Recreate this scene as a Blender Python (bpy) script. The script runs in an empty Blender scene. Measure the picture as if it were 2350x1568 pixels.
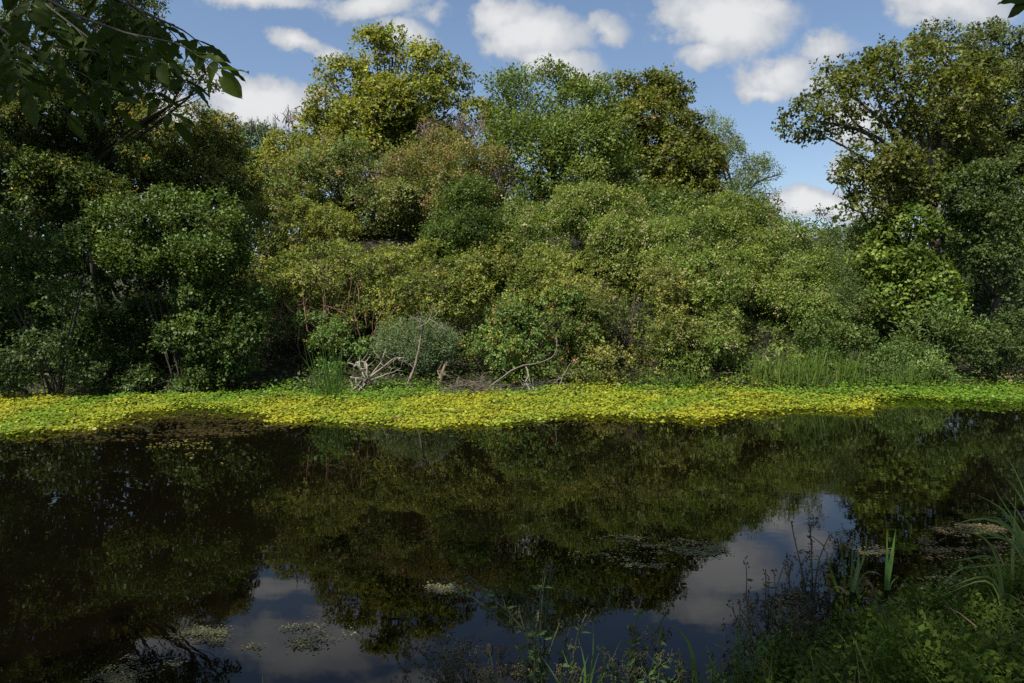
import bpy, math, random
import numpy as np
from mathutils import Vector

# ------------------------------------------------------------------ camera, sky, sun, exposure
S = bpy.context.scene
COL = S.collection
CAM_Z = 2.6
PITCH = math.atan(94.0 / 1567.0)
cd = bpy.data.cameras.new('camera'); cam = bpy.data.objects.new('camera', cd); COL.objects.link(cam)
cam.location = (0, 0, CAM_Z); cam.rotation_euler = (math.pi / 2 - PITCH, 0, 0)
cd.lens = 24.0; cd.sensor_width = 36.0; cd.clip_start = 0.05; cd.clip_end = 3000
S.camera = cam

SUN_EL = math.radians(56); SUN_AZ = math.radians(220)          # clockwise from +Y
SUNV = Vector((math.sin(SUN_AZ) * math.cos(SUN_EL), math.cos(SUN_AZ) * math.cos(SUN_EL), math.sin(SUN_EL)))
sd = bpy.data.lights.new('sun', 'SUN'); sd.energy = 5.0; sd.angle = math.radians(0.6); sd.color = (1.0, 0.93, 0.82)
sun = bpy.data.objects.new('sun', sd); COL.objects.link(sun)
sun.rotation_euler = (-SUNV).to_track_quat('-Z', 'Y').to_euler(); sun.location = (0, 0, 60)

S.view_settings.view_transform = 'Standard'; S.view_settings.look = 'None'
S.view_settings.exposure = 0.85; S.view_settings.gamma = 1.0; S.view_settings.use_curve_mapping = False
S.render.engine = 'CYCLES'
S.cycles.max_bounces = 7; S.cycles.diffuse_bounces = 3; S.cycles.glossy_bounces = 3
S.cycles.transmission_bounces = 4; S.cycles.transparent_max_bounces = 4
S.cycles.use_denoising = False
S.cycles.use_adaptive_sampling = False
S.cycles.caustics_reflective = False; S.cycles.caustics_refractive = False

PX = 1567.0
_cp, _sp = math.cos(PITCH), math.sin(PITCH)
def ray(u, v):
    cx, cy = (u - 1175.0) / PX, (784.0 - v) / PX
    return np.array([cx, _cp + cy * _sp, -_sp + cy * _cp])
def W(u, v, D):                      # the point seen at (u, v) that lies D metres ahead of the viewer
    d = ray(u, v); return np.array([0, 0, CAM_Z]) + d * (D / d[1])
def GZ(u, v, z=0.0):                 # the point of the level z seen at (u, v)
    d = ray(u, v); return np.array([0, 0, CAM_Z]) + d * ((z - CAM_Z) / d[2])

class NT:
    def __init__(self, tree): self.t = tree
    def n(self, typ, **kw):
        x = self.t.nodes.new(typ)
        for k, v in kw.items(): setattr(x, k, v)
        return x
    def l(self, a, b): self.t.links.new(a, b)
    def put(self, sock, v):
        if isinstance(v, bpy.types.NodeSocket): self.l(v, sock)
        else: sock.default_value = v
    def m(self, op, a, b=0.0, c=None, clamp=False):
        x = self.n('ShaderNodeMath', operation=op, use_clamp=clamp)
        self.put(x.inputs[0], a); self.put(x.inputs[1], b)
        if c is not None: self.put(x.inputs[2], c)
        return x.outputs[0]
    def smooth(self, v, a, b):
        x = self.n('ShaderNodeMapRange', interpolation_type='SMOOTHSTEP')
        self.put(x.inputs[0], v); x.inputs[1].default_value = a; x.inputs[2].default_value = b
        return x.outputs[0]
    def mix(self, f, a, b):
        x = self.n('ShaderNodeMix', data_type='RGBA')
        self.put(x.inputs[0], f); self.put(x.inputs[6], a); self.put(x.inputs[7], b)
        return x.outputs[2]
    def noise(self, vec, scale, detail=4.0, rough=0.55):
        x = self.n('ShaderNodeTexNoise'); x.inputs['Scale'].default_value = scale
        x.inputs['Detail'].default_value = detail; x.inputs['Roughness'].default_value = rough
        if vec is not None: self.l(vec, x.inputs['Vector'])
        return x

w = bpy.data.worlds.new('World'); S.world = w; w.use_nodes = True
nt = NT(w.node_tree); w.node_tree.nodes.clear()
sky = nt.n('ShaderNodeTexSky', sky_type='NISHITA', sun_disc=False, sun_elevation=SUN_EL, sun_rotation=SUN_AZ)
sky.altitude = 50; sky.air_density = 1.0; sky.dust_density = 1.2; sky.ozone_density = 1.6
tc = nt.n('ShaderNodeTexCoord'); sep = nt.n('ShaderNodeSeparateXYZ'); nt.l(tc.outputs['Generated'], sep.inputs[0])
X, Y, Z = sep.outputs
yy = nt.m('MAXIMUM', Y, 0.08); gu = nt.m('DIVIDE', X, yy); gw = nt.m('DIVIDE', Z, yy)
comb = nt.n('ShaderNodeCombineXYZ'); nt.l(gu, comb.inputs[0]); nt.l(gw, comb.inputs[1])
na = nt.noise(comb.outputs[0], 5.0, 3.0); nb = nt.noise(comb.outputs[0], 17.0, 5.0, 0.6)
sa = nt.n('ShaderNodeSeparateColor'); nt.l(na.outputs['Color'], sa.inputs[0])
sb = nt.n('ShaderNodeSeparateColor'); nt.l(nb.outputs['Color'], sb.inputs[0])
pu = nt.m('ADD', gu, nt.m('ADD', nt.m('MULTIPLY_ADD', sa.outputs[0], .07, -.035), nt.m('MULTIPLY_ADD', sb.outputs[0], .05, -.025)))
pw = nt.m('ADD', gw, nt.m('ADD', nt.m('MULTIPLY_ADD', sa.outputs[1], .05, -.025), nt.m('MULTIPLY_ADD', sb.outputs[1], .04, -.02)))
CLOUDS = [  # u, v, half width, half height, tilt, density
    (1235, 80, 150, 75, 0, 1.2), (1160, 40, 100, 60, 0, .8), (1280, 140, 120, 45, 0, 1), (1390, 60, 70, 40, -.3, .75), (1330, 165, 70, 25, 0, .7),
    (1650, 45, 180, 95, 0, 1.3), (1610, 115, 100, 45, .2, 1), (1750, 20, 110, 60, 0, .8),
    (1800, 165, 105, 60, .1, .85), (1765, 205, 70, 30, 0, .8), (1905, 120, 100, 45, .3, .55), (1880, 200, 70, 40, 0, .5),
    (2190, 15, 190, 70, 0, .95), (2120, 60, 100, 30, -.1, .6),
    (610, 245, 170, 75, -.05, 1.3), (500, 200, 80, 35, -.2, .9), (655, 255, 110, 55, 0, 1), (400, 260, 110, 60, 0, .9),
    (685, 95, 95, 26, -.35, .85), (750, 130, 60, 25, -.4, .8),
    (600, -5, 170, 32, 0, .9), (850, 5, 150, 40, 0, .9), (925, 75, 100, 34, -.3, .75), (990, 30, 80, 30, 0, .5),
    (1880, 465, 170, 48, -.05, 1.3), (1930, 395, 60, 45, 0, .6), (1970, 290, 90, 75, 0, .9), (2050, 420, 110, 60, 0, .8),
    (680, -150, 300, 105, 0, 1.0), (1650, -70, 120, 60, 0, .9), (300, -120, 200, 90, 0, .8), (2200, -150, 250, 90, 0, .9), (1000, -290, 260, 80, 0, .9),
]
best = None
for (cu, cv, ru, rv, th, dens) in CLOUDS:
    d = ray(cu, cv); u0, w0 = d[0] / d[1], d[2] / d[1]
    du = nt.m('SUBTRACT', pu, u0); dw = nt.m('SUBTRACT', pw, w0)
    c, s = math.cos(th), math.sin(th)
    a = nt.m('MULTIPLY_ADD', du, c * PX / ru, nt.m('MULTIPLY', dw, s * PX / ru))
    b = nt.m('MULTIPLY_ADD', du, -s * PX / rv, nt.m('MULTIPLY', dw, c * PX / rv))
    r = nt.m('SQRT', nt.m('MULTIPLY_ADD', a, a, nt.m('MULTIPLY', b, b)))
    val = nt.m('MULTIPLY_ADD', r, -dens, dens)
    best = val if best is None else nt.m('SMOOTH_MAX', best, val, 0.12)
fb = nt.m('MULTIPLY_ADD', nb.outputs['Fac'], 1.35, -.675)
fa = nt.m('MULTIPLY_ADD', na.outputs['Fac'], .7, -.35)
dn = nt.m('ADD', best, nt.m('ADD', fb, fa))
near_mask = nt.smooth(dn, 0.0, 0.42)
# the rest of the sky carries the same broken cloud
zz = nt.m('ADD', nt.m('MAXIMUM', Z, 0.0), 0.16)
pc = nt.n('ShaderNodeCombineXYZ'); nt.l(nt.m('DIVIDE', X, zz), pc.inputs[0]); nt.l(nt.m('DIVIDE', Y, zz), pc.inputs[1])
ng = nt.noise(pc.outputs[0], 1.5, 6.0, 0.56)
gen = nt.smooth(ng.outputs['Fac'], .50, .62)
ins = nt.m('MULTIPLY', nt.smooth(Y, .15, .35), nt.m('MULTIPLY', nt.smooth(nt.m('ABSOLUTE', gu), 1.15, .9), nt.smooth(gw, .75, .6)))
mask = nt.m('MAXIMUM', nt.m('MULTIPLY', near_mask, ins), nt.m('MULTIPLY', gen, nt.m('SUBTRACT', 1.0, ins)))
mask = nt.m('MULTIPLY', mask, .95)
thick = nt.smooth(nt.m('ADD', dn, nt.m('MULTIPLY_ADD', sa.outputs[2], .6, -.3)), .2, 1.0)
ccol = nt.mix(thick, (.285, .305, .335, 1), (.455, .455, .455, 1))
skyc = nt.n('ShaderNodeVectorMath', operation='SCALE'); nt.l(sky.outputs[0], skyc.inputs[0]); skyc.inputs['Scale'].default_value = 0.08
tot = nt.mix(mask, skyc.outputs[0], ccol)
bg = nt.n('ShaderNodeBackground'); nt.l(tot, bg.inputs[0]); bg.inputs[1].default_value = 1.0
out = nt.n('ShaderNodeOutputWorld'); nt.l(bg.outputs[0], out.inputs[0])

# ------------------------------------------------------------------ materials
def mat(name):
    m = bpy.data.materials.new(name); m.use_nodes = True; m.node_tree.nodes.clear(); return m, NT(m.node_tree)

def leaf_mat(name, rough=.5, spec=.22, trans=.38):
    m, t = mat(name)
    at = t.n('ShaderNodeAttribute', attribute_name='Col')
    g = t.n('ShaderNodeNewGeometry'); nz = t.noise(g.outputs['Position'], 2.2, 3)
    k = t.m('MULTIPLY_ADD', nz.outputs['Fac'], .7, .65)
    c = t.n('ShaderNodeVectorMath', operation='SCALE'); t.l(at.outputs['Color'], c.inputs[0]); t.l(k, c.inputs['Scale'])
    p = t.n('ShaderNodeBsdfPrincipled'); t.l(c.outputs[0], p.inputs['Base Color'])
    p.inputs['Roughness'].default_value = rough; p.inputs['Specular IOR Level'].default_value = spec
    tr = t.n('ShaderNodeBsdfTranslucent')
    tm = t.n('ShaderNodeVectorMath', operation='MULTIPLY'); t.l(c.outputs[0], tm.inputs[0]); tm.inputs[1].default_value = (1.25, 1.2, .5)
    t.l(tm.outputs[0], tr.inputs[0])
    mx = t.n('ShaderNodeMixShader'); mx.inputs[0].default_value = trans
    t.l(p.outputs[0], mx.inputs[1]); t.l(tr.outputs[0], mx.inputs[2])
    o = t.n('ShaderNodeOutputMaterial'); t.l(mx.outputs[0], o.inputs[0])
    return m
LEAF = leaf_mat('leaf')
GLOSS = leaf_mat('glossy_leaf', .48, .2, .32)
BLADE = leaf_mat('grass_blade', .5, .25, .35)
BIGLEAF = leaf_mat('broad_leaf', .55, .1, .45)

def bark_mat():
    m, t = mat('bark')
    at = t.n('ShaderNodeAttribute', attribute_name='Col')
    g = t.n('ShaderNodeNewGeometry'); nz = t.noise(g.outputs['Position'], 14, 5, .65)
    k = t.m('MULTIPLY_ADD', nz.outputs['Fac'], 1.5, .25)
    c = t.n('ShaderNodeVectorMath', operation='SCALE'); t.l(at.outputs['Color'], c.inputs[0]); t.l(k, c.inputs['Scale'])
    p = t.n('ShaderNodeBsdfPrincipled'); t.l(c.outputs[0], p.inputs['Base Color']); p.inputs['Roughness'].default_value = .85
    b = t.n('ShaderNodeBump'); b.inputs['Strength'].default_value = .5; b.inputs['Distance'].default_value = .02
    t.l(nz.outputs['Fac'], b.inputs['Height']); t.l(b.outputs[0], p.inputs['Normal'])
    o = t.n('ShaderNodeOutputMaterial'); t.l(p.outputs[0], o.inputs[0]); return m
BARK = bark_mat()

def soil_mat():
    m, t = mat('soil')
    g = t.n('ShaderNodeNewGeometry'); n1 = t.noise(g.outputs['Position'], .8, 6, .6); n2 = t.noise(g.outputs['Position'], 9, 5, .7)
    c = t.mix(n1.outputs['Fac'], (.009, .0075, .004, 1), (.015, .016, .006, 1))
    c = t.mix(t.smooth(n2.outputs['Fac'], .5, .7), c, (.035, .027, .016, 1))
    p = t.n('ShaderNodeBsdfPrincipled'); t.l(c, p.inputs['Base Color']); p.inputs['Roughness'].default_value = .95
    b = t.n('ShaderNodeBump'); b.inputs['Strength'].default_value = .8; b.inputs['Distance'].default_value = .05
    t.l(n2.outputs['Fac'], b.inputs['Height']); t.l(b.outputs[0], p.inputs['Normal'])
    o = t.n('ShaderNodeOutputMaterial'); t.l(p.outputs[0], o.inputs[0]); return m
SOIL = soil_mat()

def water_mat():
    m, t = mat('pond_water')
    g = t.n('ShaderNodeNewGeometry')
    mp = t.n('ShaderNodeMapping'); t.l(g.outputs['Position'], mp.inputs[0]); mp.inputs['Scale'].default_value = (1.0, 1.6, 1)
    n1 = t.noise(mp.outputs[0], 1.3, 2, .5); n2 = t.noise(mp.outputs[0], 6.0, 2, .5)
    sp = t.n('ShaderNodeSeparateXYZ'); t.l(g.outputs['Position'], sp.inputs[0])
    breeze = t.smooth(t.m('ADD', sp.outputs[0], t.m('MULTIPLY', t.noise(g.outputs['Position'], .35, 2).outputs['Fac'], 6.0)), 1.0, 11.0)
    h = t.m('MULTIPLY_ADD', n2.outputs['Fac'], t.m('MULTIPLY_ADD', breeze, .30, .05), n1.outputs['Fac'])
    b = t.n('ShaderNodeBump'); b.inputs['Strength'].default_value = 1.0; b.inputs['Distance'].default_value = .0012
    t.l(h, b.inputs['Height'])
    p = t.n('ShaderNodeBsdfPrincipled')
    c = t.mix(t.noise(g.outputs['Position'], .5, 3).outputs['Fac'], (.0012, .0010, .0005, 1), (.0028, .0022, .0010, 1))
    t.l(c, p.inputs['Base Color']); p.inputs['Roughness'].default_value = .012; p.inputs['IOR'].default_value = 1.333
    t.l(b.outputs[0], p.inputs['Normal'])
    o = t.n('ShaderNodeOutputMaterial'); t.l(p.outputs[0], o.inputs[0]); return m
WATER = water_mat()

# ------------------------------------------------------------------ mesh helpers
def world_origin(o):
    v = np.zeros(3)
    while o is not None: v += np.array(o.location); o = o.parent
    return v

class MB:
    def __init__(self): self.v, self.f, self.c, self.n = [], [], [], 0
    def add(self, v, f, c):
        v = np.asarray(v, np.float32).reshape(-1, 3); f = np.asarray(f, np.int32).reshape(-1, 3)
        c = np.asarray(c, np.float32)
        if c.ndim == 1: c = np.tile(c[:3], (len(v), 1))
        self.v.append(v); self.f.append(f + self.n); self.c.append(c); self.n += len(v)
    def mesh(self, name, m, origin=(0, 0, 0), smooth=False):
        v = np.concatenate(self.v) - np.asarray(origin, np.float32); f = np.concatenate(self.f); c = np.concatenate(self.c)
        me = bpy.data.meshes.new(name)
        me.vertices.add(len(v)); me.vertices.foreach_set('co', v.astype(np.float32).ravel())
        me.loops.add(f.size); me.loops.foreach_set('vertex_index', f.astype(np.int32).ravel())
        me.polygons.add(len(f)); me.polygons.foreach_set('loop_start', np.arange(0, f.size, 3, dtype=np.int32))
        if smooth: me.polygons.foreach_set('use_smooth', np.ones(len(f), bool))
        a = me.attributes.new('Col', 'FLOAT_COLOR', 'POINT')
        a.data.foreach_set('color', np.concatenate([c, np.ones((len(c), 1), np.float32)], 1).astype(np.float32).ravel())
        me.update(calc_edges=True); me.materials.append(m); return me
    def build(self, name, m, parent=None, smooth=False):
        if not self.v: return None
        o = bpy.data.objects.new(name, self.mesh(name, m, world_origin(parent), smooth))
        COL.objects.link(o)
        if parent: o.parent = parent
        return o

def thing(name, label, cat, loc, group=None):
    o = bpy.data.objects.new(name, None); COL.objects.link(o); o.location = tuple(float(a) for a in loc)
    o['label'] = label; o['category'] = cat
    if group: o['group'] = group
    return o

def unit(a): return a / (np.linalg.norm(a, axis=-1, keepdims=True) + 1e-9)

def tube(mb, pts, rad, col, sides=5):
    pts = np.asarray(pts, float); k = len(pts); rad = np.broadcast_to(np.asarray(rad, float), (k,))
    tan = unit(np.gradient(pts, axis=0)); ref = np.array([.31, .22, .93])
    a = unit(np.cross(tan, ref)); b = np.cross(tan, a)
    th = np.arange(sides) * 2 * math.pi / sides
    v = pts[:, None] + rad[:, None, None] * (np.cos(th)[None, :, None] * a[:, None] + np.sin(th)[None, :, None] * b[:, None])
    f = []
    for i in range(k - 1):
        for j in range(sides):
            p, q = i * sides + j, i * sides + (j + 1) % sides
            f += [(p, q, q + sides), (p, q + sides, p + sides)]
    base = len(f)
    vv = v.reshape(-1, 3); vv = np.concatenate([vv, pts[[0, -1]]])
    for j in range(sides):
        f.append((k * sides, (j + 1) % sides, j)); f.append((k * sides + 1, (k - 1) * sides + j, (k - 1) * sides + (j + 1) % sides))
    mb.add(vv, f, col)

def wiggle(rng, pts, n, amp):
    """a polyline resampled to n points with a natural wander"""
    pts = np.asarray(pts, float); s = np.concatenate([[0], np.cumsum(np.linalg.norm(np.diff(pts, axis=0), axis=1))])
    t = np.linspace(0, s[-1], n); q = np.stack([np.interp(t, s, pts[:, i]) for i in range(3)], 1)
    for _ in range(2): q[1:-1] = .25 * q[:-2] + .5 * q[1:-1] + .25 * q[2:]
    o = np.cumsum(rng.normal(0, 1, (n, 3)), 0); o -= np.linspace(0, 1, n)[:, None] * o[-1]
    return q + o * amp / math.sqrt(n)

def leaf_quads(mb, p, d, nrm, L, Wd, col, fold=.18):
    """N folded leaves: two triangles each, hinged on the midrib"""
    side = unit(np.cross(d, nrm)); up = np.cross(side, d)
    L = L[:, None]; Wd = Wd[:, None]
    mid = p + d * L * .45
    v = np.stack([p, mid - side * Wd * .5 + up * Wd * fold, p + d * L - up * L * .06, mid + side * Wd * .5 + up * Wd * fold], 1)
    i = np.arange(len(p))[:, None] * 4
    f = np.stack([i + [0, 1, 2], i + [0, 2, 3]], 1).reshape(-1, 3)
    mb.add(v.reshape(-1, 3), f, np.repeat(col, 4, 0))

from mathutils import noise as mnoise
def vnoise(x, y, s, k=0.0): return np.array([mnoise.noise((a * s, b * s, k)) for a, b in zip(x, y)])

# ------------------------------------------------------------------ ground
def far_shore(x): return 19.0 + .02 * x + .35 * np.sin(x * .45 + 1) - .7 * np.exp(-((x + 11) / 4.0) ** 2)
_nx = np.array([-400, -30, -8, -3, 1.0, 1.7, 3.2, 4.2, 5.2, 8, 14, 30, 400.]); _ny = np.array([2.2, 2.2, 2.6, 3.0, 3.8, 4.6, 5.2, 5.7, 6.6, 8.0, 9.4, 10, 10.])
def near_shore(x): return np.interp(x, _nx, _ny)
def ground_z(x, y):
    x = np.asarray(x, float); y = np.asarray(y, float)
    t = y - far_shore(x)
    mid = np.exp(-np.clip(np.abs(x / np.maximum(y, 6) - .06) - .33, 0, 9) ** 2 / .02)
    rise = np.interp(t, [-2, -.4, 0, 2.5, 4.5, 7, 9, 15, 30, 80, 500], [-.9, -.12, .04, .7, 2.0, 3.7, 4.9, 6.2, 6.8, 7.2, 8])
    low = np.interp(t, [-2, -.4, 0, 2.5, 8, 15, 30, 80, 500], [-.9, -.12, .04, .5, 1.4, 2.6, 4.5, 6, 8])
    far = mid * rise + (1 - mid) * low
    s = near_shore(x) - y
    near = np.interp(s, [-3, -.5, 0, 1, 3, 8, 40, 400], [-.9, -.2, .03, .35, .95, 1.15, 1.6, 4])
    z = np.where(t > s, far, near)
    bump = .08 * np.sin(x * 1.7 + y * .6) * np.cos(y * 1.3 - x * .4) + .05 * np.sin(x * 3.1 + 1) * np.sin(y * 2.7)
    return z + np.where(z > .1, bump, 0)

def grid_axis(c, n, span, k=6.0):
    s = np.linspace(-1, 1, n); return c + span * np.sinh(k * s) / math.sinh(k)
gx = grid_axis(0, 150, 900); gy = grid_axis(10, 170, 900)
GX, GY = np.meshgrid(gx, gy, indexing='ij'); GZZ = ground_z(GX, GY)
n0, n1 = GX.shape
idx = np.arange(n0 * n1).reshape(n0, n1)
a_, b_, c_, d_ = idx[:-1, :-1].ravel(), idx[1:, :-1].ravel(), idx[1:, 1:].ravel(), idx[:-1, 1:].ravel()
g = MB(); g.add(np.stack([GX, GY, GZZ], -1).reshape(-1, 3), np.concatenate([np.stack([a_, b_, c_], 1), np.stack([a_, c_, d_], 1)]), (.03, .03, .015))
o = g.build('ground', SOIL, smooth=True); o['kind'] = 'structure'; o['label'] = 'dark earth banks of the pond under the thickets'
g = MB(); g.add([(-80, -20, 0), (80, -20, 0), (80, 45, 0), (-80, 45, 0)], [(0, 1, 2), (0, 2, 3)], (0, 0, 0))
o = g.build('water', WATER); o['kind'] = 'structure'; o['label'] = 'still dark pond water mirroring the trees and sky'

# ------------------------------------------------------------------ foliage
TOTAL = [0]
KC = 1.65
def foliage(mb, rng, lobes, rs, leaf, cols, cov=.9, habit='tree', nl=12, accent=(), jit=.17, sub_k=.9, aspect=.62, shell=(.62, 1.0), core=.12, colvar=1.0, gaps=.1, gs=.7, stray=.12):
    """lobes: (centre, radii).  Each lobe carries smaller boughs, each bough sprays of leaves."""
    C = np.array([l[0] for l in lobes]); R = np.array([l[1] for l in lobes])
    camp = np.array([0, 0, CAM_Z]); SC, SR, SD = [], [], []
    for i in range(len(C)):
        rm = R[i].mean(); k = max(3, int(sub_k * 4 * (rm / rs) ** 2))
        d = unit(rng.normal(0, 1, (k, 3))); tocam = unit(camp - C[i])
        keep = ((d @ tocam) > -.22) | (rng.random(k) < .2); d = d[keep]
        r = rs * rng.uniform(.6, 1.35, len(d)); r = np.minimum(r, rm * .7)
        c = C[i] + d * np.maximum(R[i] - r[:, None] * .75, R[i] * .25)
        ok = np.ones(len(c), bool)
        for j in range(len(C)):
            if j != i: ok &= np.linalg.norm((c - C[j]) / R[j], axis=1) > .62
        ok &= c[:, 2] > ground_z(c[:, 0], c[:, 1]) - .1
        if gaps > 0: ok &= np.array([mnoise.noise((a * gs, b * gs, e * gs)) for a, b, e in c]) > -.5 + gaps
        SC.append(c[ok]); SR.append(r[ok]); SD.append(d[ok])
    SC = np.concatenate(SC); SR = np.concatenate(SR); SD = np.concatenate(SD)
    if len(SC) == 0: return SC
    la = leaf * leaf * aspect * .5
    P, O, CI = [], [], []
    for i in range(len(SC)):
        n = max(2, int(round(cov * 4 * math.pi * SR[i] ** 2 / la / nl * rng.uniform(.8, 1.2))))
        d = unit(rng.normal(0, 1, (n, 3)) + np.array([0, 0, .25]) + .35 * SD[i])
        sq = np.array([1.1, 1.1, .8]) if habit != 'droop' else np.array([.95, .95, 1.15])
        q = SC[i] + d * SR[i] * sq * (rng.uniform(shell[0], shell[1] + .12, (n, 1)) + (rng.random((n, 1)) < stray) * rng.uniform(.1, .5, (n, 1)))
        P.append(q); O.append(d); CI.append(np.full(n, i))
    P = np.concatenate(P); O = np.concatenate(O); CI = np.concatenate(CI)
    # drop what lies deep inside another bough
    keep = np.ones(len(P), bool)
    for i in range(len(SC)):
        near = np.linalg.norm(P - SC[i], axis=1) < SR[i] * .55
        keep &= ~(near & (CI != i) & (rng.random(len(P)) > core))
    tc_ = unit(camp - P); back = np.einsum('ij,ij->i', O, tc_)
    keep &= (back > -.25) | (rng.random(len(P)) < .3)
    P, O, CI = P[keep], O[keep], CI[keep]; n = len(P)
    up = np.array([0, 0, 1.0])
    if habit == 'up': T = unit(O * .5 + up * 1.1 + rng.normal(0, .35, (n, 3)))
    elif habit == 'droop': T = unit(O * .7 - up * .55 + rng.normal(0, .4, (n, 3)))
    else: T = unit(O * .9 + up * .15 + rng.normal(0, .45, (n, 3)))
    SL = leaf * rng.uniform(2.2, 4.2, n) * (1.5 if habit in ('up', 'droop') else 1)
    cols = np.array(cols, float) * KC; accent = [(f_, np.array(a_) * KC) for f_, a_ in accent]
    bl = rng.random(len(SC)) ** 1.2
    base = cols[0] + (cols[-1] - cols[0]) * bl[:, None] if len(cols) > 1 else np.tile(cols[0], (len(SC), 1))
    base = base * rng.uniform(1 - .22 * colvar, 1 + .22 * colvar, (len(SC), 1))
    scol = base[CI] * rng.uniform(.62, 1.35, (n, 1)); SN = unit(O * .55 + np.array([0, 0, .7]) + rng.normal(0, .42, (n, 3)))
    for frac, ac in accent:
        pick = rng.random(n) < frac; scol[pick] = np.array(ac) * rng.uniform(.7, 1.2, (pick.sum(), 1))
    # leaves along each spray
    s = np.tile(np.arange(nl) / nl, n) + rng.uniform(0, 1 / nl, n * nl)
    rp = lambda a: np.repeat(a, nl, 0)
    T2, O2 = rp(T), rp(O)
    off = rng.normal(0, 1, (n * nl, 3)); off -= np.einsum('ij,ij->i', off, T2)[:, None] * T2; off = unit(off)
    pos = rp(P) + T2 * ((s - .35) * rp(SL))[:, None] + off * (rp(SL) * (.32 * (1.1 - s * .7)) * rng.random(n * nl) ** .6)[:, None]
    d = unit(T2 * .55 + off * .9 + rng.normal(0, .28, (n * nl, 3)) + np.array([0, 0, -.18 if habit != 'up' else .1]))
    nr = unit(rp(SN) + rng.normal(0, .28, (n * nl, 3)))
    nr = unit(nr - np.einsum('ij,ij->i', nr, d)[:, None] * d)
    Ls = leaf * rng.uniform(.65, 1.25, n * nl)
    col = rp(scol) * rng.uniform(1 - jit, 1 + jit, (n * nl, 1)) * (1 + rng.normal(0, .06, (n * nl, 3)))
    ok = pos[:, 2] > np.maximum(ground_z(pos[:, 0], pos[:, 1]), 0.02)
    leaf_quads(mb, pos[ok], d[ok], nr[ok], Ls[ok], Ls[ok] * aspect * rng.uniform(.8, 1.2, ok.sum()), np.clip(col[ok], .004, .9))
    TOTAL[0] += int(ok.sum())
    return SC

SEED = [10]
def plant(name, label, cat, group, lobes, rs, leaf, cols, kind='shrub', m=None, part='foliage', bark=(.042, .035, .027), base=None, trunk_r=None, limbs=True, rough=2, **kw):
    SEED[0] += 1; rng = np.random.default_rng(SEED[0] * 7919)
    L = []
    for l in lobes:
        u, v, D, ru, rv = l[:5]; dr = l[5] if len(l) > 5 else .8
        L.append((W(u, v, D), np.array([ru * D / PX, ru * D / PX * dr, rv * D / PX])))
    base_l = list(L)
    for i, (c, r) in enumerate(base_l):               # smaller shoulders that break the rounded outline
        if min(r) < 1.3 * rs * .6: continue
        near = [j for j in range(len(base_l)) if j != i and np.linalg.norm((base_l[j][0] - c) / (r + base_l[j][1])) < 1.1]
        for j in near[:3]:
            f = rng.uniform(.35, .65); L.append((c * f + base_l[j][0] * (1 - f) + rng.normal(0, .12, 3) * r, (r + base_l[j][1]) * .5 * rng.uniform(.65, .95)))
        for _ in range(rough):
            d = unit(rng.normal(0, 1, 3) + np.array([0, -.5, .3])); L.append((c + d * r * rng.uniform(.75, .95), r * rng.uniform(.2, .42)))
    cen = np.mean([c for c, r in L], 0)
    if base is None: bx, by = cen[0], cen[1] + .2
    else: bp = W(base[0], 700, base[1]); bx, by = bp[0], bp[1]
    b0 = np.array([bx, by, float(ground_z(bx, by)) - .1])
    t = thing(name, label, cat, b0, group)
    tb = MB()
    zl = min(c[2] for c, r in L); H = max(c[2] for c, r in L) - b0[2]
    if kind == 'tree':
        tr = trunk_r or max(.1, H * .022)
        fork = np.array([bx * .6 + cen[0] * .4, by * .6 + cen[1] * .4, b0[2] + max(.35 * H, (zl - b0[2]) * .8)])
        tube(tb, wiggle(rng, [b0, (b0 + fork) / 2 + rng.normal(0, .1, 3), fork], 7, tr * .7), np.linspace(tr * 1.25, tr * .8, 7), bark, 8)
        for c, r in base_l:
            mid_ = fork * .5 + c * .5 + np.array([0, 0, .12 * H]) * rng.uniform(-.3, .8)
            q = wiggle(rng, [fork, mid_, c], 7, .12 * np.linalg.norm(c - fork) ** .5)
            q[0] = fork
            tube(tb, q, np.linspace(tr * .55, tr * .14, 7), bark, 6)
            for _ in range(5 if limbs else 0):
                e = c + unit(rng.normal(0, 1, 3)) * r * .8
                k = q[rng.integers(3, 7)]
                tube(tb, wiggle(rng, [k, (k + e) / 2 + rng.normal(0, .1, 3), e], 5, .12), np.linspace(tr * .13, tr * .03, 5), bark, 4)
        tb.build('trunk', BARK, t, True)
        part = 'crown'
    else:
        for c, r in base_l:
            for _ in range(2):
                e = c + unit(rng.normal(0, 1, 3)) * r * .7; e[2] = max(e[2], b0[2] + .2)
                s0 = b0 + np.array([rng.normal(0, .05), rng.normal(0, .05), 0])
                tube(tb, wiggle(rng, [s0, (s0 + e) / 2 + [0, .1, .25], e], 6, .12), np.linspace(.03, .008, 6), bark, 4)
        tb.build('stem', BARK, t, True)
    fm = MB()
    foliage(fm, rng, L, rs, leaf, cols, **kw)
    fm.build(part, m or LEAF, t)
    return t, L, rng

GB = 'trees on the slope behind the brambles'
GL = 'trees and shrubs on the wooded bank left of the brambles'
GR = 'trees and shrubs on the wooded bank right of the brambles'
GT = 'brambles and climbers covering the far bank'

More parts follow.
